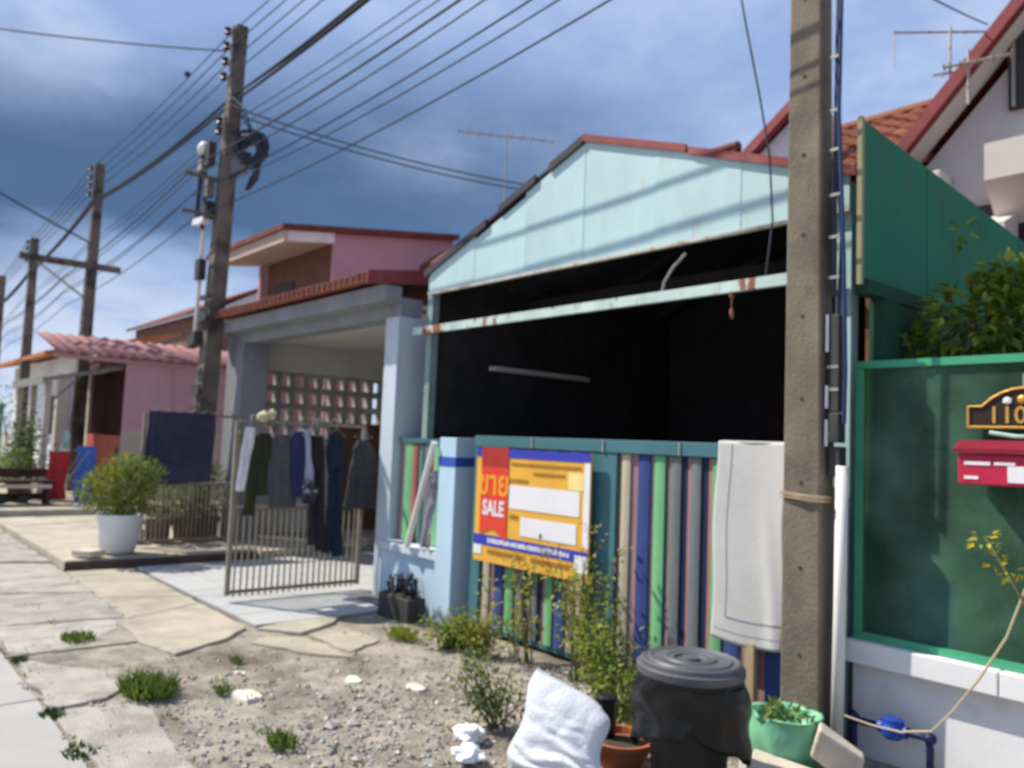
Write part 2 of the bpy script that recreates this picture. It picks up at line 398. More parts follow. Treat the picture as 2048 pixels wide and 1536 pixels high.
class MB:
    def __init__(s):
        s.v, s.f = [], []

    def add(s, vs, fs):
        o = len(s.v)
        s.v += [Vector(p) for p in vs]
        s.f += [tuple(i+o for i in f) for f in fs]
        return s

    def box(s, x0, x1, y0, y1, z0, z1):
        return s.add([(x0, y0, z0), (x1, y0, z0), (x1, y1, z0), (x0, y1, z0), (x0, y0, z1), (x1, y0, z1), (x1, y1, z1), (x0, y1, z1)],
                     [(0, 3, 2, 1), (4, 5, 6, 7), (0, 1, 5, 4), (1, 2, 6, 5), (2, 3, 7, 6), (3, 0, 4, 7)])

    def obox(s, c, ux, uy, uz):
        c, ux, uy, uz = Vector(c), Vector(ux), Vector(uy), Vector(uz)
        vs = [c+a*ux+b*uy+d*uz for d in (-1, 1) for a, b in ((-1, -1), (1, -1), (1, 1), (-1, 1))]
        return s.add(vs, [(0, 3, 2, 1), (4, 5, 6, 7), (0, 1, 5, 4), (1, 2, 6, 5), (2, 3, 7, 6), (3, 0, 4, 7)])

    def prism(s, poly, vec):
        n = len(poly)
        vec = Vector(vec)
        a = [Vector(p) for p in poly]
        b = [p+vec for p in a]
        fs = [tuple(range(n))[::-1], tuple(range(n, 2*n))]
        fs += [(i, (i+1) % n, n+(i+1) % n, n+i) for i in range(n)]
        return s.add(a+b, fs)

    def tube(s, pts, r, n=8, caps=True):
        pts = [Vector(p) for p in pts]
        k = len(pts)
        rs = r if isinstance(r, (list, tuple)) else [r]*k
        vs, fs = [], []
        nrm = None
        for i, p in enumerate(pts):
            t = (pts[min(i+1, k-1)]-pts[max(i-1, 0)]).normalized()
            if nrm is None:
                nrm = t.orthogonal().normalized()
            nrm = (nrm - t*nrm.dot(t))
            nrm = nrm.normalized() if nrm.length > 1e-6 else t.orthogonal().normalized()
            b = t.cross(nrm)
            for j in range(n):
                a = 2*math.pi*j/n
                vs.append(p+(nrm*math.cos(a)+b*math.sin(a))*rs[i])
        for i in range(k-1):
            for j in range(n):
                fs.append((i*n+j, i*n+(j+1) % n, (i+1)*n+(j+1) % n, (i+1)*n+j))
        if caps:
            fs.append(tuple(range(n))[::-1])
            fs.append(tuple(range((k-1)*n, k*n)))
        return s.add(vs, fs)

    def lathe(s, c, prof, n=24, wob=None):
        c = Vector(c)
        vs, fs = [], []
        for i, (r, z) in enumerate(prof):
            for j in range(n):
                a = 2*math.pi*j/n
                rr = r+(wob(i, a, r, z) if wob else 0)
                vs.append(c+Vector((rr*math.cos(a), rr*math.sin(a), z)))
        k = len(prof)
        for i in range(k-1):
            for j in range(n):
                fs.append((i*n+j, i*n+(j+1) % n, (i+1)*n+(j+1) % n, (i+1)*n+j))
        if prof[0][0] > 1e-4:
            fs.append(tuple(range(n))[::-1])
        if prof[-1][0] > 1e-4:
            fs.append(tuple(range((k-1)*n, k*n)))
        return s.add(vs, fs)

    def grid(s, nu, nv, fn):
        vs = [fn(i/nu, j/nv) for j in range(nv+1) for i in range(nu+1)]
        w = nu+1
        fs = [(j*w+i, j*w+i+1, (j+1)*w+i+1, (j+1)*w+i) for j in range(nv) for i in range(nu)]
        return s.add(vs, fs)

    def blob(s, c, rx, ry, rz, jit=0.2, rnd=random):
        bm = bmesh.new()
        bmesh.ops.create_icosphere(bm, subdivisions=1, radius=1)
        c = Vector(c)
        vs = []
        for v in bm.verts:
            k = 1+rnd.uniform(-jit, jit)
            vs.append(c+Vector((v.co.x*rx*k, v.co.y*ry*k, v.co.z*rz*k)))
        bm.verts.index_update()
        fs = [tuple(v.index for v in f.verts) for f in bm.faces]
        bm.free()
        return s.add(vs, fs)

    def leaf(s, p, d, n, L, w):
        """a pointed leaf of two bent halves"""
        d = d.normalized()
        sd = d.cross(n)
        if sd.length < 1e-5:
            sd = d.orthogonal()
        sd.normalize()
        nn = sd.cross(d)
        m1 = p+d*L*0.45
        return s.add([p, m1+sd*w*0.5+nn*w*0.12, p+d*L-nn*L*0.12, m1-sd*w*0.5+nn*w*0.12], [(0, 1, 2), (0, 2, 3)])

    def leaves(s, cs, n, L, w, rnd=random):
        """n leaves through ellipsoids (centre, radii)"""
        wts = [c[1][0]*c[1][1]*c[1][2] for c in cs]
        for _ in range(n):
            c, rad = rnd.choices(cs, wts)[0]
            while True:
                q = Vector((rnd.uniform(-1, 1), rnd.uniform(-1, 1), rnd.uniform(-1, 1)))
                if 0.15 < q.length < 1:
                    break
            p = Vector(c)+Vector((q.x*rad[0], q.y*rad[1], q.z*rad[2]))
            d = (q.normalized()+Vector((rnd.uniform(-1, 1), rnd.uniform(-1, 1), rnd.uniform(-0.7, 0.7)))*0.9)
            if d.length < 0.05:
                d = Vector((1, 0, 0))
            k = rnd.uniform(0.6, 1.25)
            s.leaf(p, d, Vector((rnd.uniform(-0.6, 0.6), rnd.uniform(-0.6, 0.6), 1)).normalized(), L*k, w*k)
        return s

    def mesh(s, name, off=Vector((0, 0, 0)), smooth=False):
        me = bpy.data.meshes.new(name)
        me.from_pydata([v-off for v in s.v], [], s.f)
        me.validate()
        if smooth:
            me.polygons.foreach_set('use_smooth', [True]*len(me.polygons))
        me.update()
        return me

    def build(s, name, mat, parent=None, base=None, bevel=0.0, smooth=False, **props):
        """world-coordinate mesh linked as ONE object; a child of parent, or top-level with its origin at base"""
        if parent is not None:
            off = POS[parent.name]
        else:
            off = Vector(base) if base is not None else Vector((0, 0, 0))
        o = bpy.data.objects.new(name, s.mesh(name, off, smooth))
        COL.objects.link(o)
        if parent is not None:
            o.parent = parent
        else:
            o.location = off
        POS[o.name] = off
        o.data.materials.append(mat)
        if bevel:
            md = o.modifiers.new('bevel', 'BEVEL')
            md.width = bevel
            md.segments = 2
            md.limit_method = 'ANGLE'
        for k, v in props.items():
            o[k] = v
        return o


def tag(o, label, cat, group=None, kind=None):
    if label:
        o['label'] = label
    if cat:
        o['category'] = cat
    if group:
        o['group'] = group
    if kind:
        o['kind'] = kind
    return o


def thing(name, label, cat, loc, group=None):
    o = bpy.data.objects.new(name, None)
    COL.objects.link(o)
    o.location = loc
    o.empty_display_size = 0.1
    POS[o.name] = Vector(loc)
    return tag(o, label, cat, group)


def structure(o):
    o['kind'] = 'structure'
    return o


def share(proto, name, loc, parent):
    """another piece with the same mesh"""
    o = proto.copy()
    o.name = name
    COL.objects.link(o)
    o.location = loc
    o.parent = parent
    return o


def text(name, body, loc, size, mat, parent, sx=1.0, ext=0.002, bold=0.012):
    cu = bpy.data.curves.new(name, 'FONT')
    cu.body = body
    cu.size = size
    cu.extrude = ext
    cu.offset = size*bold
    cu.align_x = 'CENTER'
    cu.align_y = 'CENTER'
    cu.resolution_u = 3
    cu.materials.append(mat)
    tmp = bpy.data.objects.new(name+'_curve', cu)
    COL.objects.link(tmp)
    me = bpy.data.meshes.new_from_object(tmp.evaluated_get(bpy.context.evaluated_depsgraph_get()))
    bpy.data.objects.remove(tmp)
    o = bpy.data.objects.new(name, me)
    COL.objects.link(o)
    o.parent = parent
    o.location = Vector(loc)-POS[parent.name]
    o.rotation_euler = (R(90), 0, 0)
    o.scale = (sx, 1, 1)
    return o


def sag(a, b, d, n=16):
    a, b = Vector(a), Vector(b)
    return [a.lerp(b, i/n)-Vector((0, 0, d*4*(i/n)*(1-i/n))) for i in range(n+1)]


def fbm(x, y, z=0.0):
    return noise.fractal(Vector((x, y, z)), 1.0, 2.0, 4)

# ================================================================== SETTING: the ground
gm = MB()
gm.add([(-200, -90, -0.06), (90, -90, -0.06), (90, 200, -0.06), (-200, 200, -0.06)], [(0, 1, 2, 3)])
structure(gm.build('ground', dirt))

rd = MB()
xs = [-150, -90, -60, -40, -28, -20, -14, -9.5, -5.2, -0.9, 3.4, 7.7, 12, 30, 60]
road = None
for i in range(len(xs)-1):
    b = MB().box(xs[i]+0.006, xs[i+1]-0.006, -6.5, 1.04, -0.05, 0.012)
    if i == 0:
        road = structure(b.build('road', road_m, bevel=0.008))
    else:
        b.build('road_slab', road_m, road, bevel=0.008)


def vz(x, y):
    return 0.016*fbm(x*1.3, y*1.3, 3.1)+0.008*fbm(x*6, y*6, 1.7)-0.004


vg = MB().grid(150, 60, lambda u, v: Vector((-7.4+10.4*u, 1.0+3.6*v, vz(-7.4+10.4*u, 1.0+3.6*v))))
structure(vg.build('dirt_verge', dirt, smooth=True))

# gravel over the verge: nobody could count it
rg = random.Random(3)
gv = MB()
for _ in range(15000):
    x, y = rg.uniform(-5.6, 0.4), rg.uniform(1.25, 4.05)
    dens = 0.5+0.9*fbm(x*1.1+5, y*1.1, 9)
    gx_ = min(1, max(0, (x+5.3)/1.5))          # the gravel thins out towards the driveway
    if rg.random() > (0.08+0.92*gx_)*(0.45+0.75*dens):
        continue
    r = rg.choice((0.005, 0.006, 0.008, 0.008, 0.010, 0.013, 0.018))*rg.uniform(0.8, 1.3)
    if rg.random() < 0.012:
        r *= 1.9
    a = rg.uniform(0, 6.28)
    z = vz(x, y)+r*0.2
    vs = [(x+r*math.cos(a+k*1.57)*rg.uniform(.7, 1.3), y+r*math.sin(a+k*1.57)*rg.uniform(.7, 1.3), z+r*rg.uniform(-.1, .2)) for k in range(4)]
    vs += [(x+rg.uniform(-.3, .3)*r, y+rg.uniform(-.3, .3)*r, z+r*0.65), (x, y, z-r)]
    gv.add(vs, [(0, 1, 4), (1, 2, 4), (2, 3, 4), (3, 0, 4), (1, 0, 5), (2, 1, 5), (3, 2, 5), (0, 3, 5)])
gravel_m = leafmat('gravel_stones', (.15, .145, .135), (.31, .295, .27), (.52, .49, .45), 0.0)
tag(gv.build('gravel', gravel_m), 'loose grey gravel scattered over the dirt verge', None, kind='stuff')

# broken pavement slabs between the road and the houses
pave = structure(MB().box(-30, -6.25, 1.05, 2.06, -0.05, 0.009).build('pavement', dirt))


def ragged(poly, step=0.09, amp=0.022, seed=0):
    rr = random.Random(seed)
    out = []
    n = len(poly)
    for i in range(n):
        a, b = Vector(poly[i]+(0,)), Vector(poly[(i+1) % n]+(0,))
        k = max(1, int((b-a).length/step))
        pr = Vector((-(b-a).y, (b-a).x, 0)).normalized()
        for j in range(k):
            t = j/k
            out.append(a.lerp(b, t)+pr*rr.uniform(-amp, amp)*(1 if j else 0.5))
    return out


def slab(poly, z0, z1, mat, parent, name='paving_slab', seed=0, amp=0.022, tilt=(0, 0)):
    p = ragged(poly, seed=seed, amp=amp)
    b = MB().prism([(q.x, q.y, z0) for q in p], (0, 0, z1-z0))
    n = len(p)
    for i in range(n, 2*n):
        v = b.v[i]
        v.z += tilt[0]*(v.x-poly[0][0])+tilt[1]*(v.y-poly[0][1])
    return b.build(name, mat, parent, bevel=0.012)


slab([(-6.15, 1.08), (-5.55, 1.50), (-5.15, 1.46), (-5.02, 1.36), (-5.0, 1.08), (-5.6, 1.06)], -0.05, 0.015, slab_m, pave, seed=1, amp=0.020)
slab([(-4.93, 1.07), (-4.86, 1.42), (-4.70, 1.50), (-4.2, 1.44), (-3.75, 1.42), (-3.3, 1.36), (-3.25, 1.06)], -0.05, 0.018, slab_m, pave, seed=2, amp=0.020)
slab([(-3.2, 1.07), (-3.2, 1.38), (-2.1, 1.42), (-1.1, 1.38), (-1.1, 1.07)], -0.05, 0.013, slab_m, pave, seed=12, amp=0.020)
slab([(-7.20, 1.08), (-7.05, 1.90), (-6.72, 1.86), (-6.35, 1.55), (-6.25, 1.30), (-6.3, 1.08)], -0.05, 0.014, slab_m, pave, seed=3, amp=0.020)
slab([(-8.62, 1.06), (-8.20, 2.03), (-7.07, 1.98), (-7.20, 1.06)], -0.05, 0.018, slab_m, pave, seed=4, amp=0.020)
slab([(-10.6, 1.06), (-10.1, 2.05), (-8.22, 2.05), (-8.65, 1.06)], -0.05, 0.022, slab_m, pave, seed=5, amp=0.020)
slab([(-12.6, 1.06), (-12.9, 2.05), (-10.13, 2.05), (-10.64, 1.06)], -0.05, 0.040, slab_m, pave, seed=6)
slab([(-15.4, 1.06), (-15.2, 2.05), (-12.93, 2.05), (-12.63, 1.06)], -0.05, 0.046, slab_m, pave, seed=7)
slab([(-30, 1.06), (-30, 2.05), (-15.25, 2.05), (-15.44, 1.06)], -0.05, 0.056, slab_m, pave, seed=8)
# driveway apron in front of the tiles, and loose flat pieces beside it
slab([(-9.52, 2.06), (-9.45, 2.72), (-7.30, 2.69), (-7.0, 2.0), (-8.3, 2.04)], -0.05, 0.020, apron_m, pave, 'apron_slab', 9, 0.008)
slab([(-7.26, 2.68), (-6.22, 2.66), (-5.95, 2.40), (-5.72, 1.96), (-6.15, 1.86), (-6.72, 1.90), (-6.97, 2.0)], -0.05, 0.026, apron_m, pave, 'apron_slab', 10, 0.008)
slab([(-6.17, 2.72), (-5.86, 2.96), (-6.05, 3.34), (-6.42, 3.66), (-6.55, 3.70), (-6.26, 3.0)], -0.03, 0.020, apron_m, pave, 'loose_slab', 11, 0.010)
slab([(-5.80, 2.98), (-5.20, 3.02), (-5.36, 3.36), (-5.92, 3.34)], -0.03, 0.016, apron_m, pave, 'loose_slab', 13, 0.02)
slab([(-5.78, 2.52), (-5.22, 2.80), (-5.05, 2.96), (-5.72, 2.94), (-5.92, 2.70)], -0.03, 0.014, apron_m, pave, 'loose_slab', 14, 0.02)

# raised apron of the next house (its near side is the dark step) and the higher one beyond
ap = structure(MB().box(-14.38, -9.60, 2.07, 4.20, -0.05, 0.115).build('raised_apron', apron_m, bevel=0.012))
MB().box(-9.602, -9.585, 2.07, 4.19, -0.05, 0.098).build('kerb_shade_face', M('shaded_stained_kerb', (0.10, 0.075, 0.06), 0.95, 0.3, 6, 0.3, 40), ap)  # added dark face: the side's shade and dirt stain put into its colour
structure(MB().box(-20.0, -14.42, 2.07, 4.22, -0.05, 0.215).build('raised_apron', apron_m, bevel=0.012))
structure(MB().box(-34.0, -20.05, 2.07, 4.40, -0.05, 0.16).build('raised_apron', apron_m, bevel=0.012))

# tiled driveway, tile by tile
dw = structure(MB().box(-9.50, -6.24, 2.74, 8.0, -0.05, 0.012).build('driveway', grout))
tw = 0.405
proto = None
for j in range(13):
    for i in range(8):
        x, y = -9.48+i*tw, 2.755+j*tw
        if y+tw > 4.2 and x+tw > -6.75:
            continue
        if proto is None:
            proto = MB().box(0, tw-0.008, 0, tw-0.008, 0.012, 0.024).build('floor_tile', tile_m, dw, bevel=0.002)
            proto.location = (x, y, 0)
        else:
            share(proto, 'floor_tile', (x, y, random.uniform(-0.001, 0.001)), dw)
structure(MB().box(-11.2, -9.54, 4.22, 8.0, -0.05, 0.11).build('carport_floor', apron_m))
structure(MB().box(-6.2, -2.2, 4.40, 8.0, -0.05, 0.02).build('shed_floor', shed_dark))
structure(MB().box(-2.0, 2.2, 4.40, 8.0, -0.05, 0.02).build('yard_floor', apron_m))

# ================================================================== ROW OF MAIN HOUSES at the back
def gable_house(name, label, x0, x1, yf, yb, ze, zr, wallm, roofm, tiles=None):
    """a two-storey house with its ridge along the street"""
    t = thing(name, label, 'house', ((x0+x1)/2, yf, 0))
    ym = (yf+yb)/2
    w = MB().box(x0+0.1, x1-0.1, yf+0.25, yb-0.25, 0, ze)
    w.build('wall', wallm, t)
    s = (zr-ze)/(ym-yf)
    r = MB().prism([(x0, yf, ze), (x0, ym, zr), (x0, yb, ze), (x0, yb, ze-0.12), (x0, ym, zr-0.12), (x0, yf, ze-0.12)], (x1-x0, 0, 0))
    r.build('roof', roofm, t)
    MB().tube([(x0, ym, zr+0.02), (x1, ym, zr+0.02)], 0.09, 8).build('ridge_cap', roofm, t)
    if tiles:
        tx0, tx1, nr = tiles
        cw, ch = 0.235, (math.hypot(ym-yf, zr-ze))/nr
        dvec = Vector((0, ym-yf, zr-ze)).normalized()
        nv = Vector((0, -dvec.z, dvec.y))
        pr = None
        nx = int((tx1-tx0)/cw)
        for j in range(nr):
            for i in range(nx):
                o = Vector((tx0+i*cw, yf, ze))+dvec*ch*j
                if pr is None:
                    b = MB()
                    k = 6
                    prof = [(cw*q/k, 0.035*math.sin(math.pi*2*q/k)+0.02) for q in range(k+1)]
                    top = [Vector((px, 0, 0))+nv*(pz+0.022)+dvec*(-0.02) for px, pz in prof]
                    tp2 = [Vector((px, 0, 0))+nv*(pz)+dvec*ch for px, pz in prof]
                    bt = [p-nv*0.022 for p in top]
                    n = k+1
                    fs = [(q, q+1, n+q+1, n+q) for q in range(k)]+[(2*n+q, 2*n+q+1, q+1, q) for q in range(k)]
                    b.add(top+tp2+bt, fs)
                    pr = b.build('roof_tile', tile_red, t)
                    pr.data.transform(Matrix.Translation(POS[t.name]))
                    pr.location = o-POS[t.name]
                else:
                    share(pr, 'roof_tile', o-POS[t.name]+Vector((0, 0, random.uniform(-0.006, 0.006))), t)
    return t


hA = gable_house('row_house', 'house behind the pink wall with a brown tiled ridge and a television antenna', -12.3, -6.75, 8.15, 11.85, 4.75, 6.05, grey_wall, brown_roof)
hB = gable_house('row_house', 'brown tiled house rising behind the aqua carport gable and the near concrete pole', -6.7, -3.25, 8.0, 12.0, 4.58, 5.85, white_wall, tile_red, tiles=(-5.6, -3.25, 8))
# its small raised gable end that shows left of the near pole
MB().prism([(-5.36, 8.1, 4.5), (-5.36, 8.1, 4.92), (-4.62, 8.1, 5.44), (-4.50, 8.1, 5.44), (-4.50, 8.1, 4.5)], (0, .5, 0)).build('gable_wall', white_wall, hB)
a, b = Vector((-5.48, 7.96, 4.82)), Vector((-4.58, 7.96, 5.50))
MB().prism([a, b, b+Vector((0, 0, .12)), a+Vector((-.04, 0, .12))], (0, .1, 0)).build('rake_board', red_roof, hB)
MB().prism([a+Vector((0, .105, .06)), b+Vector((0, .105, .06)), b+Vector((0, .105, .13)), a+Vector((0, .105, .13))], (0, .45, 0)).build('gable_roof', red_roof, hB)

hC = thing('grey_gable_house', 'grey white gable house with red sloping roof edge at the right of the photo', 'house', (-1.0, 8, 0))
AX, AZ, s_ = -0.95, 6.98, 1.06
lowz = 4.30
pl = [(AX-(AZ-lowz)/s_+0.12, 8.0, 0), (AX-(AZ-lowz)/s_+0.12, 8.0, lowz), (AX, 8.0, AZ-0.14), (AX+(AZ-lowz)/s_-0.12, 8.0, lowz), (AX+(AZ-lowz)/s_-0.12, 8.0, 0)]
MB().prism(pl, (0, 4.0, 0)).build('wall', M('grey_white_plaster', (0.50, 0.50, 0.49), 0.9, 0.08, 1.5, 0.08), hC)
for sgn in (-1, 1):
    a = Vector((AX+sgn*((AZ-lowz)/s_+0.20), 7.62, lowz-0.24))
    b = Vector((AX, 7.62, AZ+0.02))
    MB().prism([a, b, b+Vector((0, 0, 0.13)), a+Vector((sgn*0.05, 0, 0.13))], (0, 0.10, 0)).build('rake_board', red_roof, hC)
    MB().prism([a+Vector((0, 0.11, 0.07)), b+Vector((0, 0.11, 0.07)), b+Vector((0, 0.11, 0.18)), a+Vector((0, 0.11, 0.18))], (0, 4.4, 0)).build('roof', red_roof, hC)
    MB().prism([a+Vector((0, 0.105, 0)), b+Vector((0, 0.105, 0)), b+Vector((0, 0.105, 0.06)), a+Vector((0, 0.105, 0.06))], (0, 0.27, 0)).build('eave_soffit', grey_wall, hC)
pale = M('beige_white_plaster', (0.58, 0.55, 0.50), 0.9, 0.08, 1.5, 0.08)
# the projecting balcony with a sloping soffit below
MB().prism([(-2.615, 7.62, 4.03), (-2.615, 7.98, 3.64), (-2.615, 7.98, 4.20), (-2.615, 7.80, 4.36), (-2.615, 7.62, 4.36)], (3.4, 0, 0)).build('balcony', pale, hC)
MB().box(-3.34, -3.02, 7.72, 7.98, 4.02, 4.26).build('corbel', pale, hC, bevel=0.02)
wf = MB().box(-2.52, -1.62, 7.93, 7.99, 4.74, 5.52).build('window', box_dark, hC)
for k in range(5):
    x = -2.47+k*0.2
    MB().box(x-0.012, x+0.012, 7.90, 7.925, 4.75, 5.51).build('window_bar', metal, wf)
MB().box(-2.60, -1.54, 7.88, 7.985, 5.525, 5.60).build('window_hood', grey_wall, wf)
MB().box(-2.5, -2.05, 7.93, 7.99, 2.3, 3.45).build('lower_window', box_dark, hC)
MB().prism([(-2.95, 7.6, 3.55), (-2.95, 7.98, 3.55), (-2.95, 7.98, 3.80), (-2.95, 7.6, 3.63)], (0.5, 0, 0)).build('ledge', pale, hC)

# ================================================================== AQUA CARPORT
aq = thing('aqua_carport', 'open carport with an aqua metal gable over a dark interior and a rusty crossbar', 'carport', (-4.25, 4.3, 0))
XL, XR, XA, ZE, ZA, ZB = -6.30, -2.17, -4.27, 3.15, 3.90, 2.95


def ztop(x):
    return ZE+(ZA-ZE)*(1-abs(x-XA)/((XA-XL) if x < XA else (XR-XA)))


cuts = [XL, -5.62, -4.95, XA, -3.58, -2.88, XR]
for i in range(6):
    a, b = cuts[i], cuts[i+1]
    y0 = 4.300+0.003*(i % 2)
    step = (-0.0, -0.05, -0.02, 0, 0, 0)[i]
    MB().prism([(a, y0, ZB), (b, y0, ZB), (b, y0, ztop(b)+step), (a, y0, ztop(a)+step)], (0, 0.012, 0)).build('gable_sheet', aqua, aq)
MB().box(XL-0.01, XR+0.01, 4.285, 4.325, ZB-0.022, ZB-0.002).build('bottom_edge', edge_rust, aq)
# rake trims: dark broken pieces on the left, red on the right
for a, b, lift in ((XL-0.06, -5.45, 0.0), (-5.28, -4.82, 0.02), (-4.66, XA-0.02, 0.012)):
    MB().prism([(a, 4.272, ztop(a)-0.03+lift), (b, 4.272, ztop(b)-0.03+lift), (b, 4.272, ztop(b)+0.035+lift), (a, 4.272, ztop(a)+0.035+lift)], (0, 0.02, 0)).build('rake_trim', dark_trim, aq)
for a, b, lift in ((XA-0.02, -3.30, 0.0), (-3.28, XR+0.08, -0.014)):
    MB().prism([(a, 4.270, ztop(a)-0.0+lift), (b, 4.270, ztop(b)-0.0+lift), (b, 4.270, ztop(b)+0.055+lift), (a, 4.270, ztop(a)+0.055+lift)], (0, 0.022, 0)).build('rake_trim', red_roof, aq)
for sgn, xe in ((-1, XL-0.05), (1, XR+0.05)):
    MB().prism([(XA, 4.296, ZA+0.01), (xe, 4.296, ztop(xe)+0.01), (xe, 4.296, ztop(xe)+0.035), (XA, 4.296, ZA+0.035)], (0, 3.7, 0)).build('roof_sheet', dark_trim if sgn < 0 else red_roof, aq)
MB().box(XL-0.06, XL+0.02, 4.33, 4.41, 0, ztop(XL)-0.04).build('post', post_green, aq)
MB().box(XR-0.09, XR+0.0, 4.33, 4.42, 0, ztop(XR)-0.04).build('post', aqua, aq)
MB().box(XL-0.16, XR-0.1, 4.24, 4.28, 2.545, 2.615).build('crossbar', aqua_rust, aq)
for y in (5.2, 6.4, 7.5):
    for sgn, xe in ((-1, XL+0.1), (1, XR-0.1)):
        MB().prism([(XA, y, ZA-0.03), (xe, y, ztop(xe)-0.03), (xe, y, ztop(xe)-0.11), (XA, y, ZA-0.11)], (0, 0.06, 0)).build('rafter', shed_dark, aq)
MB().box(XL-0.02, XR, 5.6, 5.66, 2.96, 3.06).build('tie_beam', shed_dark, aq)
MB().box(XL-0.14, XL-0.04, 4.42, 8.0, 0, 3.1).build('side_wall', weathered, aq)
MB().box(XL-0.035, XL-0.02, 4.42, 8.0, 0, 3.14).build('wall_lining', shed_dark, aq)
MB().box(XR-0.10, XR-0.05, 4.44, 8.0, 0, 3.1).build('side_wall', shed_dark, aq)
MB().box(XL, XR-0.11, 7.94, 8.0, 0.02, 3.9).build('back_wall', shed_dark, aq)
MB().box(-4.9, -4.0, 7.90, 7.935, 0.03, 2.1).build('door', wood_dark, aq)
tubef = MB().box(-6.31, -6.27, 5.08, 6.5, 2.27, 2.31).build('lamp_batten', pvc, aq)
MB().tube([(-6.245, 5.1, 2.30), (-6.245, 6.4, 2.30)], 0.016, 8).build('lamp_tube', label_white, tubef)
MB().tube([(-3.46, 4.26, 2.60), (-3.44, 4.26, 2.68), (-3.38, 4.27, 2.77), (-3.29, 4.29, 2.86)], 0.010, 8).build('bent_conduit', weathered_pipe, aq)
tag(MB().tube(sag((-2.90, 4.25, 2.58), (-2.895, 4.25, 2.40), 0, 4), 0.004, 5).blob((-2.9, 4.25, 2.53), .02, .012, .035).blob((-2.895, 4.25, 2.41), .018, .012, .04).build('hanging_scrap', rust, base=(-2.9, 4.25, 2.55)),
    'small rusty scrap hanging on a wire below the rusty crossbar', 'scrap')
tag(MB().box(-2.10, -2.06, 4.36, 4.40, 0, 3.2).box(-2.10, -2.06, 4.34, 4.42, 2.5, 2.54).build('downpipe', rust, base=(-2.08, 4.38, 0)), 'dark rusty downpipe between the aqua gable and the green sheet', 'downpipe')

# ================================================================== STRIPED FENCE
fn = thing('striped_gate', 'teal framed sliding gate clad in vertical striped boards of blue, green, pink and grey', 'gate', (-3.75, 4.2, 0))
SEQ = [('pink', .030), ('beige', .078), ('mauve', .030), ('pink', .036), ('blue', .105), ('mauve', .036), ('green', .088), ('teal', .024), ('pink', .024),
       ('grey', .080), ('navy', .046), ('pink', .030), ('grey', .078), ('navy', .050), ('pink', .036), ('green', .080), ('teal', .024), ('blue', .100)]


def boards(parent, x0, x1, y, z0, z1, start=0, seq=SEQ):
    x, i = x0, start
    while x < x1-0.012:
        nm, w = seq[i % len(seq)]
        w = min(w, x1-x)
        wide = w > 0.06
        yy = y+(0.0 if wide else 0.012)
        b = MB()
        if wide:   # a rounded slat
            k = 6
            pts = [(x+0.002+(w-0.004)*q/k, yy-0.005*math.sin(math.pi*q/k), z0) for q in range(k+1)]
            pts += [(x+w-0.002, yy+0.012, z0), (x+0.002, yy+0.012, z0)]
            b.prism(pts, (0, 0, z1-z0))
        else:
            b.box(x+0.001, x+w-0.001, yy, yy+0.012, z0, z1)
        b.build('board', SB[nm], parent)
        x += w
        i += 1


boards(fn, -5.20, -3.98, 4.185, 0.07, 1.505, start=0)
boards(fn, -3.735, -2.22, 4.185, 0.07, 1.505, start=0)
MB().box(-5.32, -2.20, 4.16, 4.215, 1.51, 1.60).build('top_rail', teal, fn, bevel=0.004)
MB().box(-3.978, -3.738, 4.168, 4.21, 0.05, 1.508).build('middle_post', teal, fn, bevel=0.004)
MB().box(-5.32, -5.205, 4.168, 4.21, 0.05, 1.508).build('end_post', teal, fn, bevel=0.004)
MB().box(-5.32, -2.20, 4.20, 4.23, 0.03, 0.068).build('bottom_rail', teal, fn)
for x in (-4.6, -3.86, -3.2):
    MB().box(x-0.006, x+0.006, 4.152, 4.159, 1.512, 1.598).build('rail_joint', metal, fn)
sp = thing('striped_fence', 'narrow striped panel of red, green and grey boards above the low light blue wall', 'fence panel', (-6.2, 4.3, 0.58))
boards(sp, -6.70, -5.75, 4.32, 0.585, 1.52, seq=[('mauve', .05), ('beige', .05), ('green', .13), ('red', .075), ('grey', .06), ('teal', .07), ('grey', .09), ('red', .06), ('green', .09), ('mauve', .04)])
MB().box(-6.70, -5.75, 4.30, 4.345, 1.522, 1.56).build('top_rail', teal, sp)

pil = thing('gate_pillar', 'light blue square gate pillar with a deep blue band near its top', 'pillar', (-5.6, 4.2, 0))
MB().box(-5.735, -5.495, 4.10, 4.34, -0.02, 1.575).build('shaft', light_blue, pil, bevel=0.008)
MB().box(-5.739, -5.491, 4.096, 4.344, 1.33, 1.41).build('band', band_blue, pil)
lw = thing('low_wall', 'low light blue garden wall with a grey coping beside the banded pillar', 'wall', (-6.2, 4.25, 0))
MB().box(-6.70, -5.74, 4.16, 4.30, -0.02, 0.50).build('wall_body', light_blue, lw)
MB().box(-6.71, -5.742, 4.12, 4.33, 0.502, 0.575).build('coping', pale_column, lw, bevel=0.008)

# ================================================================== GREY CARPORT WITH BREEZE BLOCKS
pc = thing('grey_carport', 'grey carport on pale blue columns with a wall of breeze blocks inside', 'carport', (-9, 4.25, 0))
MB().box(-6.975, -6.735, 4.25, 4.75, -0.02, 2.76).build('column', pale_column, pc, bevel=0.006)
MB().box(-11.15, -10.60, 4.25, 4.62, 0, 2.76).build('column', fascia_grey, pc, bevel=0.006)  # far column: the shadow on it is put into this darker grey
MB().box(-11.2, -6.735, 4.27, 4.52, 2.762, 2.95).build('beam', fascia_grey, pc, bevel=0.006)
MB().box(-11.3, -6.72, 4.06, 4.262, 2.89, 3.05).build('fascia', fascia_grey, pc, bevel=0.006)
MB().box(-11.3, -6.75, 4.53, 8.0, 2.86, 2.90).build('ceiling', grey_wall, pc)
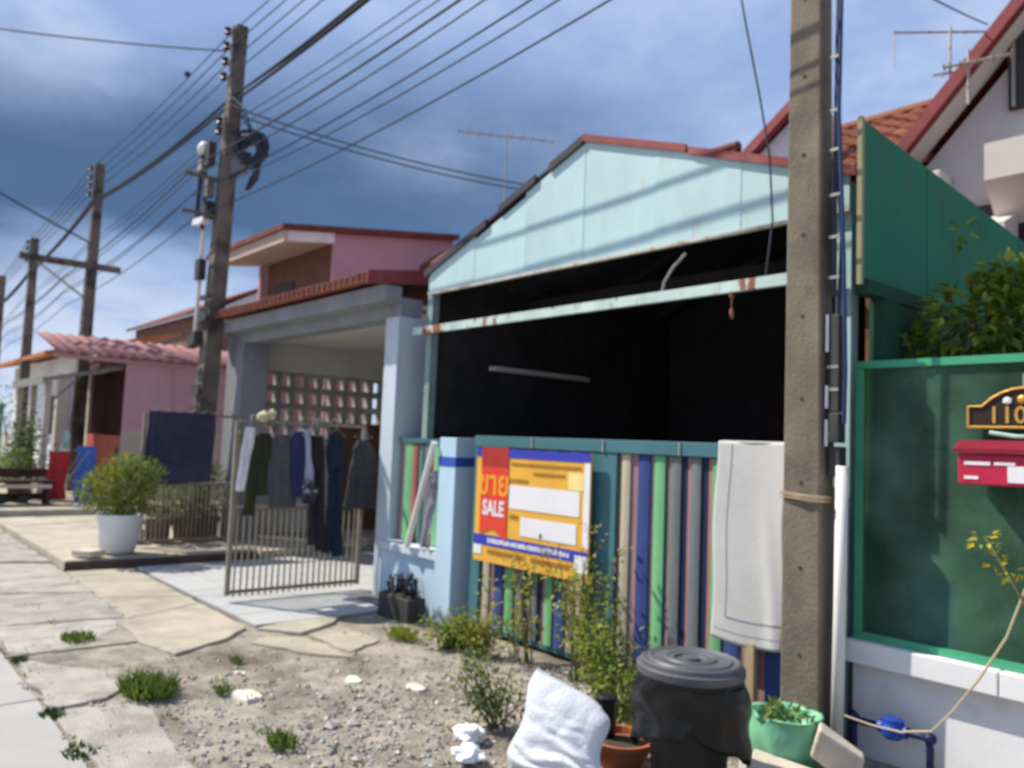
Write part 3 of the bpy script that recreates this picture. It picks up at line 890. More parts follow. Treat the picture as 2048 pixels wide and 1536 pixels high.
# roof: slopes up from the street, rounded tile ends along the eave, red verge at the near end
MB().prism([(-11.35, 3.92, 3.07), (-11.35, 8.1, 3.85), (-11.35, 8.1, 3.90), (-11.35, 3.92, 3.12)], (4.62, 0, 0)).build('roof', tile_red, pc)
ee = None
for k in range(38):
    x = -11.32+k*0.12
    if ee is None:
        ee = MB().tube([(x, 3.90, 3.115), (x, 4.7, 3.264)], 0.045, 6).build('eave_tile', brown_roof, pc)
    else:
        share(ee, 'eave_tile', (k*0.12, 0, random.uniform(-.006, .006)), pc)
MB().prism([(-6.725, 3.85, 3.02), (-6.725, 4.55, 3.11), (-6.725, 4.55, 3.26), (-6.725, 3.85, 3.15)], (0.03, 0, 0)).build('red_verge', red_roof, pc)
MB().prism([(-6.725, 4.555, 3.11), (-6.725, 8.1, 3.76), (-6.725, 8.1, 3.92), (-6.725, 4.555, 3.26)], (0.028, 0, 0)).build('red_verge', red_roof, pc)
# far party wall: solid below and above, breeze blocks between
WX = -11.2
bw, bh = 0.221, 0.252
Y0, Z0, NB, NR = 4.62, 1.46, 12, 4
MB().box(WX-0.11, WX, 4.63, 8.0, 0, Z0).build('side_wall', grey_wall, pc)
MB().box(WX-0.11, WX, 4.63, 8.0, Z0+bh*NR, 2.86).build('side_wall', grey_wall, pc)
MB().box(WX-0.11, WX, Y0+bw*NB+0.002, 8.0, Z0, Z0+bh*NR).build('side_wall', grey_wall, pc)
pr = None
for j in range(NR):
    for i in range(NB):
        y, z = Y0+i*bw, Z0+j*bh
        if pr is None:
            b = MB()
            t1, t2 = 0.046, 0.047
            g = 0.003
            b.box(WX-0.105, WX+0.004, y+g, y+bw-g, z+g, z+t2)
            b.box(WX-0.105, WX+0.004, y+g, y+bw-g, z+bh-t2, z+bh-g)
            b.box(WX-0.105, WX+0.004, y+g, y+t1, z+t2, z+bh-t2)
            b.box(WX-0.105, WX+0.004, y+bw-t1, y+bw-g, z+t2, z+bh-t2)
            pr = b.build('breeze_block', breeze_mat, pc)
        else:
            share(pr, 'breeze_block', (0, i*bw, j*bh), pc)
MB().box(-6.74, -6.62, 4.78, 8.0, 0, 2.86).build('near_wall', weathered, pc)
MB().box(-11.2, -6.75, 7.95, 8.05, 0, 2.86).build('back_wall', grey_wall, pc)
dd = MB().box(-9.2, -8.3, 7.91, 7.945, 0.03, 2.05).build('door', wood_dark, pc)
MB().blob((-8.4, 7.89, 1.0), .03, .03, .03, 0).build('handle', metal, dd)
tag(MB().box(-11.19, -11.14, 5.95, 6.80, 0.12, 1.74).build('plywood_board', board_brown, base=(-11.16, 6.4, 0.12), bevel=0.004), 'brown plywood board leaning on the wall inside the grey carport', 'board')

# ================================================================== PINK TWO-STOREY HOUSE
ph = thing('pink_house', 'pink upper storey with a brown roof edge and deep soffit above the grey carport', 'house', (-14.2, 6.7, 0))
XP0, XP1 = -15.75, -12.63
YF, YB, YO = 6.54, 9.08, 5.58        # front of the side wall, back, front edge of the overhang


def rz(y):
    return 4.93+0.145*(y-YO)


MB().prism([(XP1-0.03, YF, 3.11), (XP1-0.03, YB, 3.11), (XP1-0.03, YB, rz(YB)), (XP1-0.03, YF, rz(YF))], (0.10, 0, 0)).build('side_wall', pink_wall, ph)
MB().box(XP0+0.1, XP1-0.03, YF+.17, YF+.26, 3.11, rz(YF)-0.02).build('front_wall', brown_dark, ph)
MB().prism([(XP0, YF, 3.11), (XP0, YB, 3.11), (XP0, YB, rz(YB)), (XP0, YF, rz(YF))], (0.09, 0, 0)).build('side_wall', pink_wall, ph)
MB().prism([(XP0-0.15, YO+.06, rz(YO)-0.11), (XP0-0.15, YF+.15, rz(YF+.15)-0.11), (XP0-0.15, YF+.15, rz(YF+.15)-0.02), (XP0-0.15, YO+.06, rz(YO)-0.02)], (XP1-XP0+0.02, 0, 0)).build('soffit', soffit_m, ph)
MB().box(XP0-0.18, XP1+0.13, YO, YO+.05, rz(YO)-0.19, rz(YO)+0.005).build('front_fascia', soffit_m, ph)
MB().prism([(XP1+0.075, YO+.06, rz(YO+.06)-0.18), (XP1+0.075, YF-.03, rz(YF-.03)-0.18), (XP1+0.075, YF-.03, rz(YF-.03)), (XP1+0.075, YO+.06, rz(YO+.06))], (0.04, 0, 0)).build('side_fascia', white_paint, ph)
MB().prism([(XP0-0.22, YO-.06, rz(YO-.06)+0.01), (XP0-0.22, YB+.06, rz(YB+.06)+0.01), (XP0-0.22, YB+.06, rz(YB+.06)+0.11), (XP0-0.22, YO-.06, rz(YO-.06)+0.10)], (XP1-XP0+0.40, 0, 0)).build('roof', brown_roof, ph)
MB().box(XP0+0.5, XP0+1.3, YF+.14, YF+.165, 3.4, 4.5).build('window', box_dark, ph)
MB().box(XP0+0.02, XP1-0.05, YF+.02, YB-.02, 3.0, 3.105).build('floor_slab', soffit_m, ph)
for x in (XP0+0.1, XP1-0.12):
    for y in (YF+.08, YB-.1):
        MB().box(x-.06, x+.06, y-.06, y+.06, 0, 2.995).build('post', pink_wall, ph)

# ================================================================== FAR PINK HOUSE with the corrugated roof
fp = thing('pink_house', 'far pink house with a pink corrugated roof and an orange red gate front', 'house', (-18, 4.25, 0.2))
MB().box(-16.12, -16.0, 4.25, 9, 1.50, 2.88).build('side_wall', pink_wall, fp)
MB().box(-16.13, -15.99, 4.25, 9, 0.2, 1.498).build('wall_base', pink_pale, fp)
MB().box(-16.0, -15.985, 5.05, 5.08, 1.52, 2.86).build('wall_joint', pink_wall, fp)
for k in range(7):
    y0 = 3.0+k*0.86
    b = MB()
    x0, z0, x1, z1 = -15.82, 2.84, -17.95, 3.36
    nn = 24
    top, bot = [], []
    for q in range(nn+1):
        y = y0+0.86*q/nn
        wv = 0.020*math.cos(2*math.pi*q/nn*4)
        top.append(Vector((x0, y, z0+wv+0.008*(k % 2))))
        bot.append(Vector((x1, y, z1+wv+0.008*(k % 2))))
    n = nn+1
    b.add(top+bot+[p-Vector((0, 0, .012)) for p in top], [(q, q+1, n+q+1, n+q) for q in range(nn)]+[(2*n+q, 2*n+q+1, q+1, q) for q in range(nn)])
    b.build('roof_sheet', pink_sheet, fp, smooth=True)
MB().prism([(-17.95, 4.4, 3.34), (-20.1, 4.4, 2.84), (-20.1, 4.4, 2.80), (-17.95, 4.4, 3.30)], (0, 4.6, 0)).build('roof_slope', pink_sheet, fp)
MB().box(-15.98, -15.95, 3.02, 9, 2.74, 2.82).build('eave_board', pink_wall, fp)
MB().box(-19.9, -16.13, 4.27, 4.33, 2.68, 2.86).build('front_beam', grille_m, fp)
g = MB().box(-18.9, -16.2, 4.40, 4.44, 0.22, 2.66).build('grille_backing', grille_m, fp)
for k in range(16):
    MB().box(-18.8+k*0.165, -18.77+k*0.165, 4.33, 4.36, 1.40, 2.66).build('grille_bar', grille_m, g)
MB().box(-18.9, -16.2, 4.30, 4.38, 0.22, 1.39).build('gate_panel', orange_m, fp)
MB().box(-16.60, -16.45, 4.285, 4.298, 1.0, 1.16).build('mail_slot', box_dark, fp)
MB().box(-16.19, -16.12, 4.26, 4.40, 0.21, 2.67).build('gate_post', M('purple_post', (0.12, 0.04, 0.07), 0.7), fp)
MB().box(-19.95, -18.92, 4.30, 4.45, 0.2, 2.66).build('front_wall', pink_pale, fp)
MB().box(-19.9, -16.2, 8.9, 9, 0.2, 2.8).build('back_wall', pink_wall, fp)
cn = thing('awning', 'grey sloping awning on thin posts in front of the far pink house', 'awning', (-17.6, 3.5, 0.2))
MB().prism([(-16.25, 4.24, 2.72), (-16.25, 2.95, 2.38), (-16.25, 2.95, 2.32), (-16.25, 4.24, 2.64)], (-3.0, 0, 0)).build('awning_sheet', canopy_m, cn)
MB().box(-19.25, -16.24, 2.92, 2.945, 2.26, 2.41).build('front_trim', canopy_m, cn)
for x in (-16.4, -17.7, -19.1):
    MB().box(x-0.05, x+0.05, 3.0, 3.1, 0.2, 2.33).build('post', pink_pale, cn)
MB().tube([(-16.4, 3.05, 1.9), (-16.4, 3.6, 2.5)], 0.02, 6).build('brace', canopy_m, cn)

# white house at the far end, and distant tiled houses
wh = thing('white_house', 'white walled house with an orange eave at the far left', 'house', (-26, 4.6, 0))
MB().box(-30, -22.0, 4.6, 9, 0.1, 3.3).build('wall', M('far_white', (0.72, 0.74, 0.78), 0.9, 0.05), wh)
MB().prism([(-21.7, 3.9, 3.2), (-21.7, 7, 4.0), (-21.7, 7, 4.1), (-21.7, 3.9, 3.3)], (-8.6, 0, 0)).build('roof', M('orange_eave', (0.42, 0.16, 0.06), 0.85), wh)
fm = MB().box(-24.6, -23.5, 4.55, 4.62, 1.3, 2.3).build('window', box_dark, wh)
MB().box(-24.7, -23.4, 4.52, 4.60, 1.22, 1.29).build('sill', white_paint, fm)
MB().box(-22.3, -22.0, 4.3, 4.58, 0.1, 2.8).build('porch_column', pink_pale, wh)
for i, (x0, x1, yf, ze, zr, lb) in enumerate(((-37.5, -32.8, 9.5, 4.6, 6.15, 'distant brown roofed house beyond the pink corrugated roof, farther one'), (-33, -26.2, 8.6, 5.3, 6.6, 'distant brown roofed house showing beside the tall utility pole'))):
    t = thing('distant_house', lb, 'house', ((x0+x1)/2, yf, 0))
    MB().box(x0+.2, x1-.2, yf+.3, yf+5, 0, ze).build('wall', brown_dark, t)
    ym = yf+2.6
    MB().prism([(x0, yf, ze), (x0, ym, zr), (x0, yf+5.2, ze), (x0, yf+5.2, ze-.1), (x0, ym, zr-.1), (x0, yf, ze-.1)], (x1-x0, 0, 0)).build('roof', brown_roof, t)
    MB().prism([(x1-.18, yf+.35, ze-.1), (x1-.18, ym, zr-.12), (x1-.18, yf+4.9, ze-.1)], (.05, 0, 0)).build('gable_wall', pale, t)

# ================================================================== RIGHT NEIGHBOUR
gs = thing('green_screen', 'tall dark green metal sheet with a sloping top above the right hand fence', 'screen', (-2.0, 4.2, 2.5))
for i in range(5):
    a, b = 4.12+i*0.8, 4.12+(i+1)*0.8
    f = lambda y: 3.36-0.075*(y-4.12)
    MB().prism([(-2.015+0.003*(i % 2), a+.002, 2.50), (-2.015+0.003*(i % 2), b-.002, 2.50), (-2.015+0.003*(i % 2), b-.002, f(b)), (-2.015+0.003*(i % 2), a+.002, f(a))], (0.012, 0, 0)).build('sheet', green_sheet, gs)
MB().box(-2.022, -1.996, 4.09, 4.118, 2.46, 3.37).build('edge_strip', M('tan_edge', (0.30, 0.28, 0.16), 0.8), gs)
MB().box(-2.06, -1.985, 4.15, 8.0, 2.42, 2.495).build('bottom_rail', green_dark, gs)
sw = thing('side_wall', 'dark green painted side wall behind the bush and tinted panel', 'wall', (-2.03, 6, 0))
MB().box(-2.06, -1.99, 4.50, 8.0, 0.0, 2.415).build('wall_body', green_dark, sw)
MB().box(-2.06, -1.97, 4.32, 4.49, 0.0, 2.415).build('end_post', green_dark, sw)

rf = thing('panel_fence', 'white based wall topped with a green framed tinted panel on the right', 'fence', (-0.5, 4.25, 0))
MB().box(-2.10, 2.0, 4.25, 4.37, -0.03, 0.478).build('wall_base', white_wall, rf)
cx = [-2.115, -1.38, -0.72, -0.06, 0.6, 1.26, 2.0]
for a, b in zip(cx[:-1], cx[1:]):
    MB().box(a+.003, b-.003, 4.175, 4.40, 0.48, 0.595).build('coping', white_paint, rf, bevel=0.006)
MB().box(-2.09, 2.0, 4.23, 4.275, 0.598, 0.635).build('bottom_rail', green_frame, rf)
MB().box(-2.09, 2.0, 4.23, 4.275, 2.025, 2.065).build('top_rail', green_frame, rf)
MB().box(-2.09, -2.05, 4.232, 4.273, 0.637, 2.023).build('stile', green_frame, rf)
for x in (-0.3, 1.5):
    MB().box(x-.02, x+.02, 4.232, 4.273, 0.637, 2.023).build('stile', green_frame, rf)
for a, b in ((-2.048, -0.322), (-0.278, 1.478)):
    MB().box(a, b, 4.250, 4.256, 0.637, 2.023).build('tinted_panel', glass_green, rf)

# house number plaque
pq = thing('house_number_plaque', 'dark arched house number plaque with gold rim and gold numerals', 'plaque', (-1.30, 4.2, 1.78))
X0, X1, zb = -1.515, -1.045, 1.715
prof = [(X0, zb), (X1, zb), (X1, zb+.10)]
for k in range(9):
    t = k/8
    prof.append((X1-.06-(X1-X0-.12)*t, zb+.10+.085*math.sin(math.pi*t)**0.8))
prof.append((X0, zb+.10))
prof = [p for i, p in enumerate(prof) if i == 0 or p != prof[i-1]]
MB().prism([(x, 4.205, z) for x, z in prof][::-1], (0, 0.02, 0)).build('plate', plaque_m, pq)
MB().tube([(x, 4.202, z) for x, z in prof]+[(prof[0][0], 4.202, prof[0][1])], 0.007, 6).build('rim', gold, pq)
text('numerals', '110/54', ((X0+X1)/2+0.005, 4.203, zb+.055), 0.112, gold, pq, 1.0)
MB().blob((-1.345, 4.2, zb+.125), .022, .008, .020, 0.1).build('emblem', label_white, pq)
MB().blob((-1.285, 4.2, zb+.130), .024, .008, .022, 0.2).build('emblem_flower', gold, pq)
MB().tube([(-1.28, 4.215, zb+.19), (-1.28, 4.215, zb+.25)], 0.006, 6).build('hook', metal, pq)

mbx = thing('mailbox', 'red metal mailbox with a dark sloping lid hung under the house number', 'mailbox', (-1.28, 4.15, 1.55))
MB().box(-1.50, -1.06, 4.03, 4.225, 1.445, 1.585).build('box_body', mail_red, mbx, bevel=0.006)
MB().prism([(-1.51, 4.01, 1.588), (-1.51, 4.225, 1.588), (-1.51, 4.225, 1.655), (-1.51, 4.08, 1.648), (-1.51, 4.01, 1.61)], (0.46, 0, 0)).build('lid', mail_dark, mbx)
MB().box(-1.50, -1.06, 4.03, 4.035, 1.445, 1.445).build('under_lip', mail_dark, mbx) if False else None
for a, b, z0, z1 in ((-1.47, -1.36, 1.535, 1.552), (-1.345, -1.26, 1.538, 1.552), (-1.47, -1.41, 1.470, 1.484)):
    MB().box(a, b, 4.026, 4.0295, z0, z1).build('print_line', label_white, mbx)
MB().box(-1.29, -1.19, 4.026, 4.0295, 1.462, 1.535).build('paper_label', label_white, mbx)
MB().box(-1.175, -1.09, 4.026, 4.0295, 1.47, 1.54).build('dark_label', print_blue, mbx)
MB().tube([(-1.42, 4.2, 1.69), (-1.3, 4.18, 1.672), (-1.15, 4.18, 1.672), (-1.05, 4.2, 1.69)], 0.010, 6).build('hanger_bar', M('pale_green_bar', (0.35, 0.5, 0.42), 0.5), mbx)

# things behind the tinted panel
tag(MB().lathe((-1.775, 4.47, 0.02), [(0.08, 0), (0.10, .42), (0.115, .86), (0.125, .87), (0.125, .90), (0.11, .90), (0.1, .5)], 20).build('water_barrel', tub_blue, base=(-1.775, 4.47, 0.02), smooth=False), 'slim blue plastic barrel seen through the green tinted panel', 'barrel')
tag(MB().tube([(-2.0, 4.6, 0.9), (-1.95, 4.55, 0.72), (-1.88, 4.52, 0.66), (-1.80, 4.56, 0.62), (-1.7, 4.6, 0.60)], 0.018, 8).build('garden_hose', tub_blue, base=(-1.9, 4.55, 0.7)), 'curl of blue hose behind the tinted panel beside the barrel', 'hose')

# ================================================================== UTILITY POLES
def pole(name, label, x, y, h, w0, w1, d0, d1, lean=(0, 0), mat=concrete_far, holes=True):
    t = thing(name, label, 'utility pole', (x, y, 0), 'concrete utility poles along the street')
    b = MB()
    n = 10
    for i in range(n):
        za, zb_ = h*i/n-(0.1 if i == 0 else 0), h*(i+1)/n
        ring = []
        for z in (za, zb_):
            k = max(0, z)/h
            w, d = (w0+(w1-w0)*k)/2, (d0+(d1-d0)*k)/2
            cxx, cyy = x+lean[0]*k, y+lean[1]*k
            ring.append([(cxx-w, cyy-d, z), (cxx+w, cyy-d, z), (cxx+w, cyy+d, z), (cxx-w, cyy+d, z)])
        fs = [(0, 1, 5, 4), (1, 2, 6, 5), (2, 3, 7, 6), (3, 0, 4, 7)]
        if i == 0:
            fs.append((3, 2, 1, 0))
        if i == n-1:
            fs.append((4, 5, 6, 7))
        b.add(ring[0]+ring[1], fs)
    s = b.build('shaft', mat, t)
    s.data.materials[0] = mat
    bmm = bmesh.new()
    bmm.from_mesh(s.data)
    bmesh.ops.remove_doubles(bmm, verts=bmm.verts, dist=0.0005)
    bmm.to_mesh(s.data)
    bmm.free()
    md = s.modifiers.new('bevel', 'BEVEL')
    md.width = 0.012
    md.segments = 2
    md.limit_method = 'ANGLE'
    if holes:
        for i in range(int(h/0.45)):
            z = 0.5+i*0.45
            k = z/h
            d = (d0+(d1-d0)*k)/2
            cxx, cyy = x+lean[0]*k, y+lean[1]*k
            MB().tube([(cxx, cyy-d-0.003, z), (cxx, cyy-d+0.02, z)], 0.011, 8).build('bolt_hole', dark_soil, t)
    return t


P0 = pole('utility_pole', 'nearest concrete pole, thick and weathered, standing before the striped gate and white towel', -2.262, 4.075, 7.4, 0.232, 0.15, 0.155, 0.11, lean=(-0.04, -0.02), mat=concrete)
P1 = pole('utility_pole', 'tall concrete pole with a coil of cable and white pipes beside the grey carport', -11.18, 3.95, 7.1, 0.30, 0.17, 0.26, 0.16, lean=(0.52, 0.0))
P2 = pole('utility_pole', 'concrete pole with a level crossarm in front of the far pink house', -18.45, 4.0, 7.0, 0.28, 0.18, 0.26, 0.16, lean=(0.26, 0))
P3 = pole('utility_pole', 'smaller distant concrete pole at the end of the crossarm, before the white house', -24.6, 4.0, 6.55, 0.28, 0.2, 0.26, 0.18, lean=(-0.2, 0), holes=False)
P4 = pole('utility_pole', 'most distant utility pole cut off by the left edge of the photo', -29.8, 4.0, 6.2, 0.3, 0.2, 0.26, 0.18, lean=(0, 0), holes=False)


def px_at(P, lean, h, z):
    b = POS[P.name]
    return Vector((b.x+lean*z/h, b.y, z))


def insulators(P, lean, h, zs, side=-1, r=0.05):
    for z in zs:
        c = px_at(P, lean, h, z)+Vector((0, side*0.17, 0))
        MB().lathe(c-Vector((0, 0, .055)), [(r*.6, 0), (r, .015), (r*.55, .055), (r, .095), (r*.6, .11)], 10).build('insulator', ceramic, P)
    a, b = px_at(P, lean, h, zs[0]), px_at(P, lean, h, zs[-1])
    MB().box(a.x-.02, a.x+.02, a.y-.12, a.y-.09, zs[-1]-.1, zs[0]+.1).build('insulator_rack', metal, P)


Z1 = (6.98, 6.78, 6.57, 6.36)
insulators(P1, .52, 7.1, Z1)
insulators(P1, .52, 7.1, (5.75, 5.62))
Z2 = (6.88, 6.70, 6.52, 6.34)
insulators(P2, .26, 7.0, Z2)
Z3 = (6.42, 6.26, 6.1, 5.94)
insulators(P3, -.2, 6.55, Z3)
Z0 = (7.2, 7.02, 6.84, 6.66)
insulators(P0, -.04, 7.4, Z0)
MB().box(-18.34, -18.20, 2.70, 4.55, 4.80, 4.92).build('crossarm', concrete_far, P2)
MB().tube([(-18.27, 3.0, 4.8), (-18.3, 3.9, 4.2)], .025, 6).build('crossarm_brace', metal, P2)

for P, ln, hh, zs in ((P0, -.04, 7.4, (5.2, 4.6)), (P1, .52, 7.1, (5.0, 4.5))):
    for z in zs:
        c_ = px_at(P, ln, hh, z)
        MB().box(c_.x-.025, c_.x+.025, c_.y-.56, c_.y-.08, z-.06, z-.02).build('line_bracket', concrete_far, P)
# hardware on the tall pole: coil, fuse boxes, conduit
def c1(z, dx=0, dy=0):
    return px_at(P1, .52, 7.1, z)+Vector((dx, dy, 0))


cl = MB()
rc = random.Random(5)
for k in range(18):
    r = rc.uniform(.13, .23)
    cc = c1(5.42+rc.uniform(-.05, .05), .22+rc.uniform(-.04, .04), .20+rc.uniform(-.05, .05))
    ph_, tl = rc.uniform(0, 6), rc.uniform(-.25, .25)
    cl.tube([cc+Vector((r*.62*math.cos(a+ph_)+tl*r*math.sin(a)*.5, r*.70*math.cos(a+ph_)-tl*r*math.sin(a)*.5, r*1.1*math.sin(a+ph_)-.02)) for a in [q*6.28/14 for q in range(15)]], .017, 5)
for k in range(4):
    cl.tube([c1(5.5, .26+.02*k, .26), c1(5.25, .33+.015*k, .32), c1(5.0, .31-.03*k, .30-.02*k), c1(4.86, .25-.03*k, .22)], .02, 5)
for k in range(3):
    cl.tube([c1(5.35, .25, .2-.03*k), c1(5.05, .16, .08), c1(4.95-.05*k, .02, -.06)], .022, 5)
cl.build('cable_coil', cable_m, P1)
MB().obox(c1(5.20, .13, .10), (.06, .07, .03), (.04, -.04, 0), (-.02, 0, .13)).build('junction_box', box_grey, P1)
MB().obox(c1(5.32, -.16, -.2), (.09, 0, 0), (0, .05, 0), (0, 0, .16)).build('fuse_box', box_dark, P1)
MB().lathe(c1(5.42, -.33, -.22), [(.09, -.05), (.1, .03), (.06, .1), (0.0, .115)], 12).build('lamp_head', label_white, P1, smooth=True)
MB().obox(c1(5.2, -.33, -.22), (.07, 0, 0), (0, .05, 0), (0, 0, .07)).build('clamp_box', metal, P1)
MB().tube([c1(5.36, -.36, -.22), c1(5.0, -.40, -.22), c1(4.6, -.40, -.22), c1(4.45, -.38, -.2)], .035, 6).build('down_lead', cable_m, P1)
MB().tube([c1(5.1, -.28, -.2), c1(4.7, -.22, -.2), c1(4.3, -.2, -.2)], .028, 6).build('down_lead', cable_m, P1)
MB().obox(c1(4.42, -.27, -.2), (.20, 0, -.02), (0, .05, 0), (.004, 0, .045)).build('bracket', label_white, P1)
MB().obox(c1(4.86, -.12, -.18), (.06, 0, 0), (0, .05, 0), (0, 0, .13)).build('fuse_box', box_grey, P1)
MB().obox(c1(4.55, -.1, -.18), (.07, 0, 0), (0, .06, 0), (0, 0, .12)).build('fuse_box', box_dark, P1)
MB().tube([c1(4.36, -.26, -.16), c1(4.0, -.25, -.16), c1(3.4, -.22, -.16), c1(2.9, -.21, -.16)], .028, 8).build('white_conduit', pvc, P1)
MB().obox(c1(3.75, -.20, -.17), (.08, 0, 0), (0, .05, 0), (0, 0, .14)).build('pipe_clamp', box_dark, P1)
MB().obox(c1(2.78, -.18, -.17), (.13, 0, .03), (0, .05, 0), (0, 0, .08)).build('pipe_clamp', box_dark, P1)
for z in (2.35, 2.1, 1.85, 1.5, 3.1, 3.35):
    MB().obox(c1(z, 0, -.15), (.13, 0, 0), (0, .012, 0), (0, 0, rc.uniform(.03, .075))).build('band', box_dark, P1)
# hardware on the near pole
cb = MB().tube([(-2.105, 4.04, 7.0), (-2.10, 4.03, 5.0), (-2.085, 4.03, 4.2), (-2.09, 4.02, 3.4), (-2.055, 4.02, 2.6), (-2.045, 4.03, 2.0), (-2.05, 4.03, 1.72)], 0.011, 8)
cb.build('blue_cable', blue_cable, P0)
MB().tube([(-2.135, 4.08, 7.0), (-2.115, 4.05, 4.0), (-2.125, 4.05, 3.0), (-2.12, 4.05, 2.4)], 0.013, 6).build('black_cable', cable_m, P0)
MB().tube([(-2.13, 4.09, 3.1), (-2.09, 4.07, 2.75), (-2.10, 4.06, 2.3)], 0.012, 6).build('black_cable', cable_m, P0)
MB().box(-2.138, -2.082, 4.03, 4.11, 1.78, 2.30).build('meter_box', box_dark, P0, bevel=0.006)
MB().box(-2.13, -2.075, 4.02, 4.10, 1.62, 1.775).build('switch_box', box_dark, P0, bevel=0.006)
MB().box(-2.14, -2.08, 4.04, 4.12, 1.44, 1.60).build('cable_guard', box_dark, P0, bevel=0.004)
MB().tube([(-2.085, 4.05, -0.03), (-2.07, 4.045, 0.8), (-2.062, 4.04, 1.50)], 0.032, 12).build('white_pipe', pvc, P0, smooth=True)
for z in (2.02, 2.5, 2.72, 2.95, 3.2, 3.42, 3.72, 1.9, 1.66):
    MB().box(-2.145, -2.085, 4.028, 4.036, z-.008, z+.008).build('cable_clip', metal, P0)
for z0, z1 in ((1.60, 1.74), (1.80, 1.92), (2.1, 2.3)):
    MB().box(-2.152, -2.138, 4.022, 4.03, z0, z1).build('label_strip', label_white, P0)
for z in (1.335, 1.325, 1.31):
    MB().tube([(-2.385, 3.99, z+.012), (-2.26, 3.975, z+.004), (-2.135, 3.985, z), (-2.13, 4.16, z-.003)], 0.0045, 5).build('tie_wire', wood, P0)

# ================================================================== OVERHEAD CABLES
def cable(pts, r, label, group=None, name='overhead_cable', mat=cable_m):
    return tag(MB().tube(pts, r, 5).build(name, mat, base=pts[0]), label, 'cable', group)


def span(zs, dy, r, sg):
    """one cable over all poles: near, tall, second, third, last"""
    ps = []
    anchors = [Vector((-2.30, 4.075+dy, zs[0])), c1(zs[1], 0, dy+0.05), px_at(P2, .26, 7, zs[2])+Vector((0, dy, 0)), px_at(P3, -.2, 6.55, zs[3])+Vector((0, dy, 0)), Vector((-29.8, 4+dy, zs[4]))]
    for i in range(4):
        ps += sag(anchors[i], anchors[i+1], sg*(1.0, .8, .7, .6)[i], 12)[(1 if i else 0):]
    return ps


for k in range(4):
    cable(span((Z0[k], Z1[k], Z2[k], Z3[k], 5.9-.12*k), -.17, .0085, .10), .0085,
          'thin black wire strung on the %s insulator of each utility pole' % ('topmost', 'second', 'third', 'lowest')[k], 'wires on the pole top insulators')
b = MB()
rr = random.Random(9)
for k in range(6):
    p = span((6.42+.02*k, 6.02+.03*k, 6.15+.02*k, 5.6, 5.2), -.10+.03*(k % 3), .015, .12+.01*k)
    b.tube(p, .014, 5)
tag(b.build('cable_bundle', cable_m, base=(-2.3, 4, 6.4)), 'thick bundled black cable running from pole to pole', 'cable')
for k, (z0, z1, z2, dy, r, sg) in enumerate(((5.74, 5.72, 5.30, -.12, .007, .10), (5.62, 5.60, 5.20, -.14, .0065, .13), (5.18, 5.10, 4.6, -.46, .012, .12), (5.02, 4.92, 4.5, -.52, .0075, .16), (4.84, 4.74, 4.3, -.44, .008, .14), (4.66, 4.66, 4.2, -.50, .007, .18), (4.52, 4.42, 4.0, -.40, .008, .14))):
    cable(span((z0, z1, z2, z2-.35, z2-.8), dy, r, sg), r, '%s of the seven telephone lines sagging below the thick cable bundle' % ('highest', 'second highest', 'third highest', 'middle one', 'third lowest', 'second lowest', 'lowest')[k], 'telephone lines along the poles')
# a wire across the street, service drops
cable(sag(c1(6.72, -.02, -.16), (-13.0, -0.83, 6.62), .10), .011, 'single wire crossing the sky from the left edge to the tall pole')
cable(sag(px_at(P2, .26, 7, 5.35)+Vector((0, -.1, 0)), (-19.0, -1.13, 7.95), .12), .022, 'thick drooping line from the left edge down to the crossarm pole')
for q, lb in ((0, 'upper of two service lines from the tall pole to the gable'), (.09, 'lower of two service lines from the tall pole to the gable')):
    cable(sag(c1(5.95-q, .1, .05), (-9.2, 8.6, 5.62-q), .12), .011, lb)
cable(sag((-2.34, 4.0, 4.62), (-2.95, 8.7, 6.0), .05), .008, 'thin line rising past the antenna to the grey gable house')
cable(sag((-2.32, 4.0, 5.4), (-2.2, 8.0, 6.6), .05), .008, 'thin line at the upper right corner above the red roof edge')
cable([(-2.86, 3.97, 5.15), (-2.72, 4.06, 4.2), (-2.66, 4.15, 3.7), (-2.63, 4.22, 3.35), (-2.62, 4.25, 2.95), (-2.66, 4.25, 2.62)], .006, 'thin drop wire hanging down the aqua gable left of the near pole')
tag(MB().blob(c1(6.72, -1.15, -.3), .07, .05, .05, .1).build('line_clamp', cable_m, base=c1(6.72, -1.15, -.3)), 'small dark clamp on the wire left of the tall pole', 'clamp')
loop = MB()
for k in range(3):
    loop.tube([c1(6.1-.1*k, .1, -.1), c1(5.9-.1*k, .6, -.3), c1(5.65, .95-.1*k, -.2), c1(5.4, .8, 0), c1(5.5, .4, 0)], .009, 5)
tag(loop.build('slack_loop', cable_m, base=c1(5.9, .5, -.2)), 'slack loops of thin cable beside the coil on the tall pole', 'cable')

# ================================================================== ANTENNAS
def antenna(label, mast0, mast1, ctr, d, L, n, el):
    t = thing('antenna', label, 'antenna', mast0)
    MB().tube([mast0, mast1], .014, 6).build('mast', metal, t)
    d = Vector(d).normalized()
    p = Vector((-d.y, d.x, 0))
    c = Vector(ctr)
    MB().tube([c-d*L/2, c+d*L/2], .013, 6).build('boom', metal, t)
    for k in range(n):
        q = c-d*L/2+d*L*k/(n-1)
        l = el*(0.7+0.3*k/(n-1))
        MB().tube([q-p*l/2, q+p*l/2], .008, 5).build('element', metal, t)
    return t


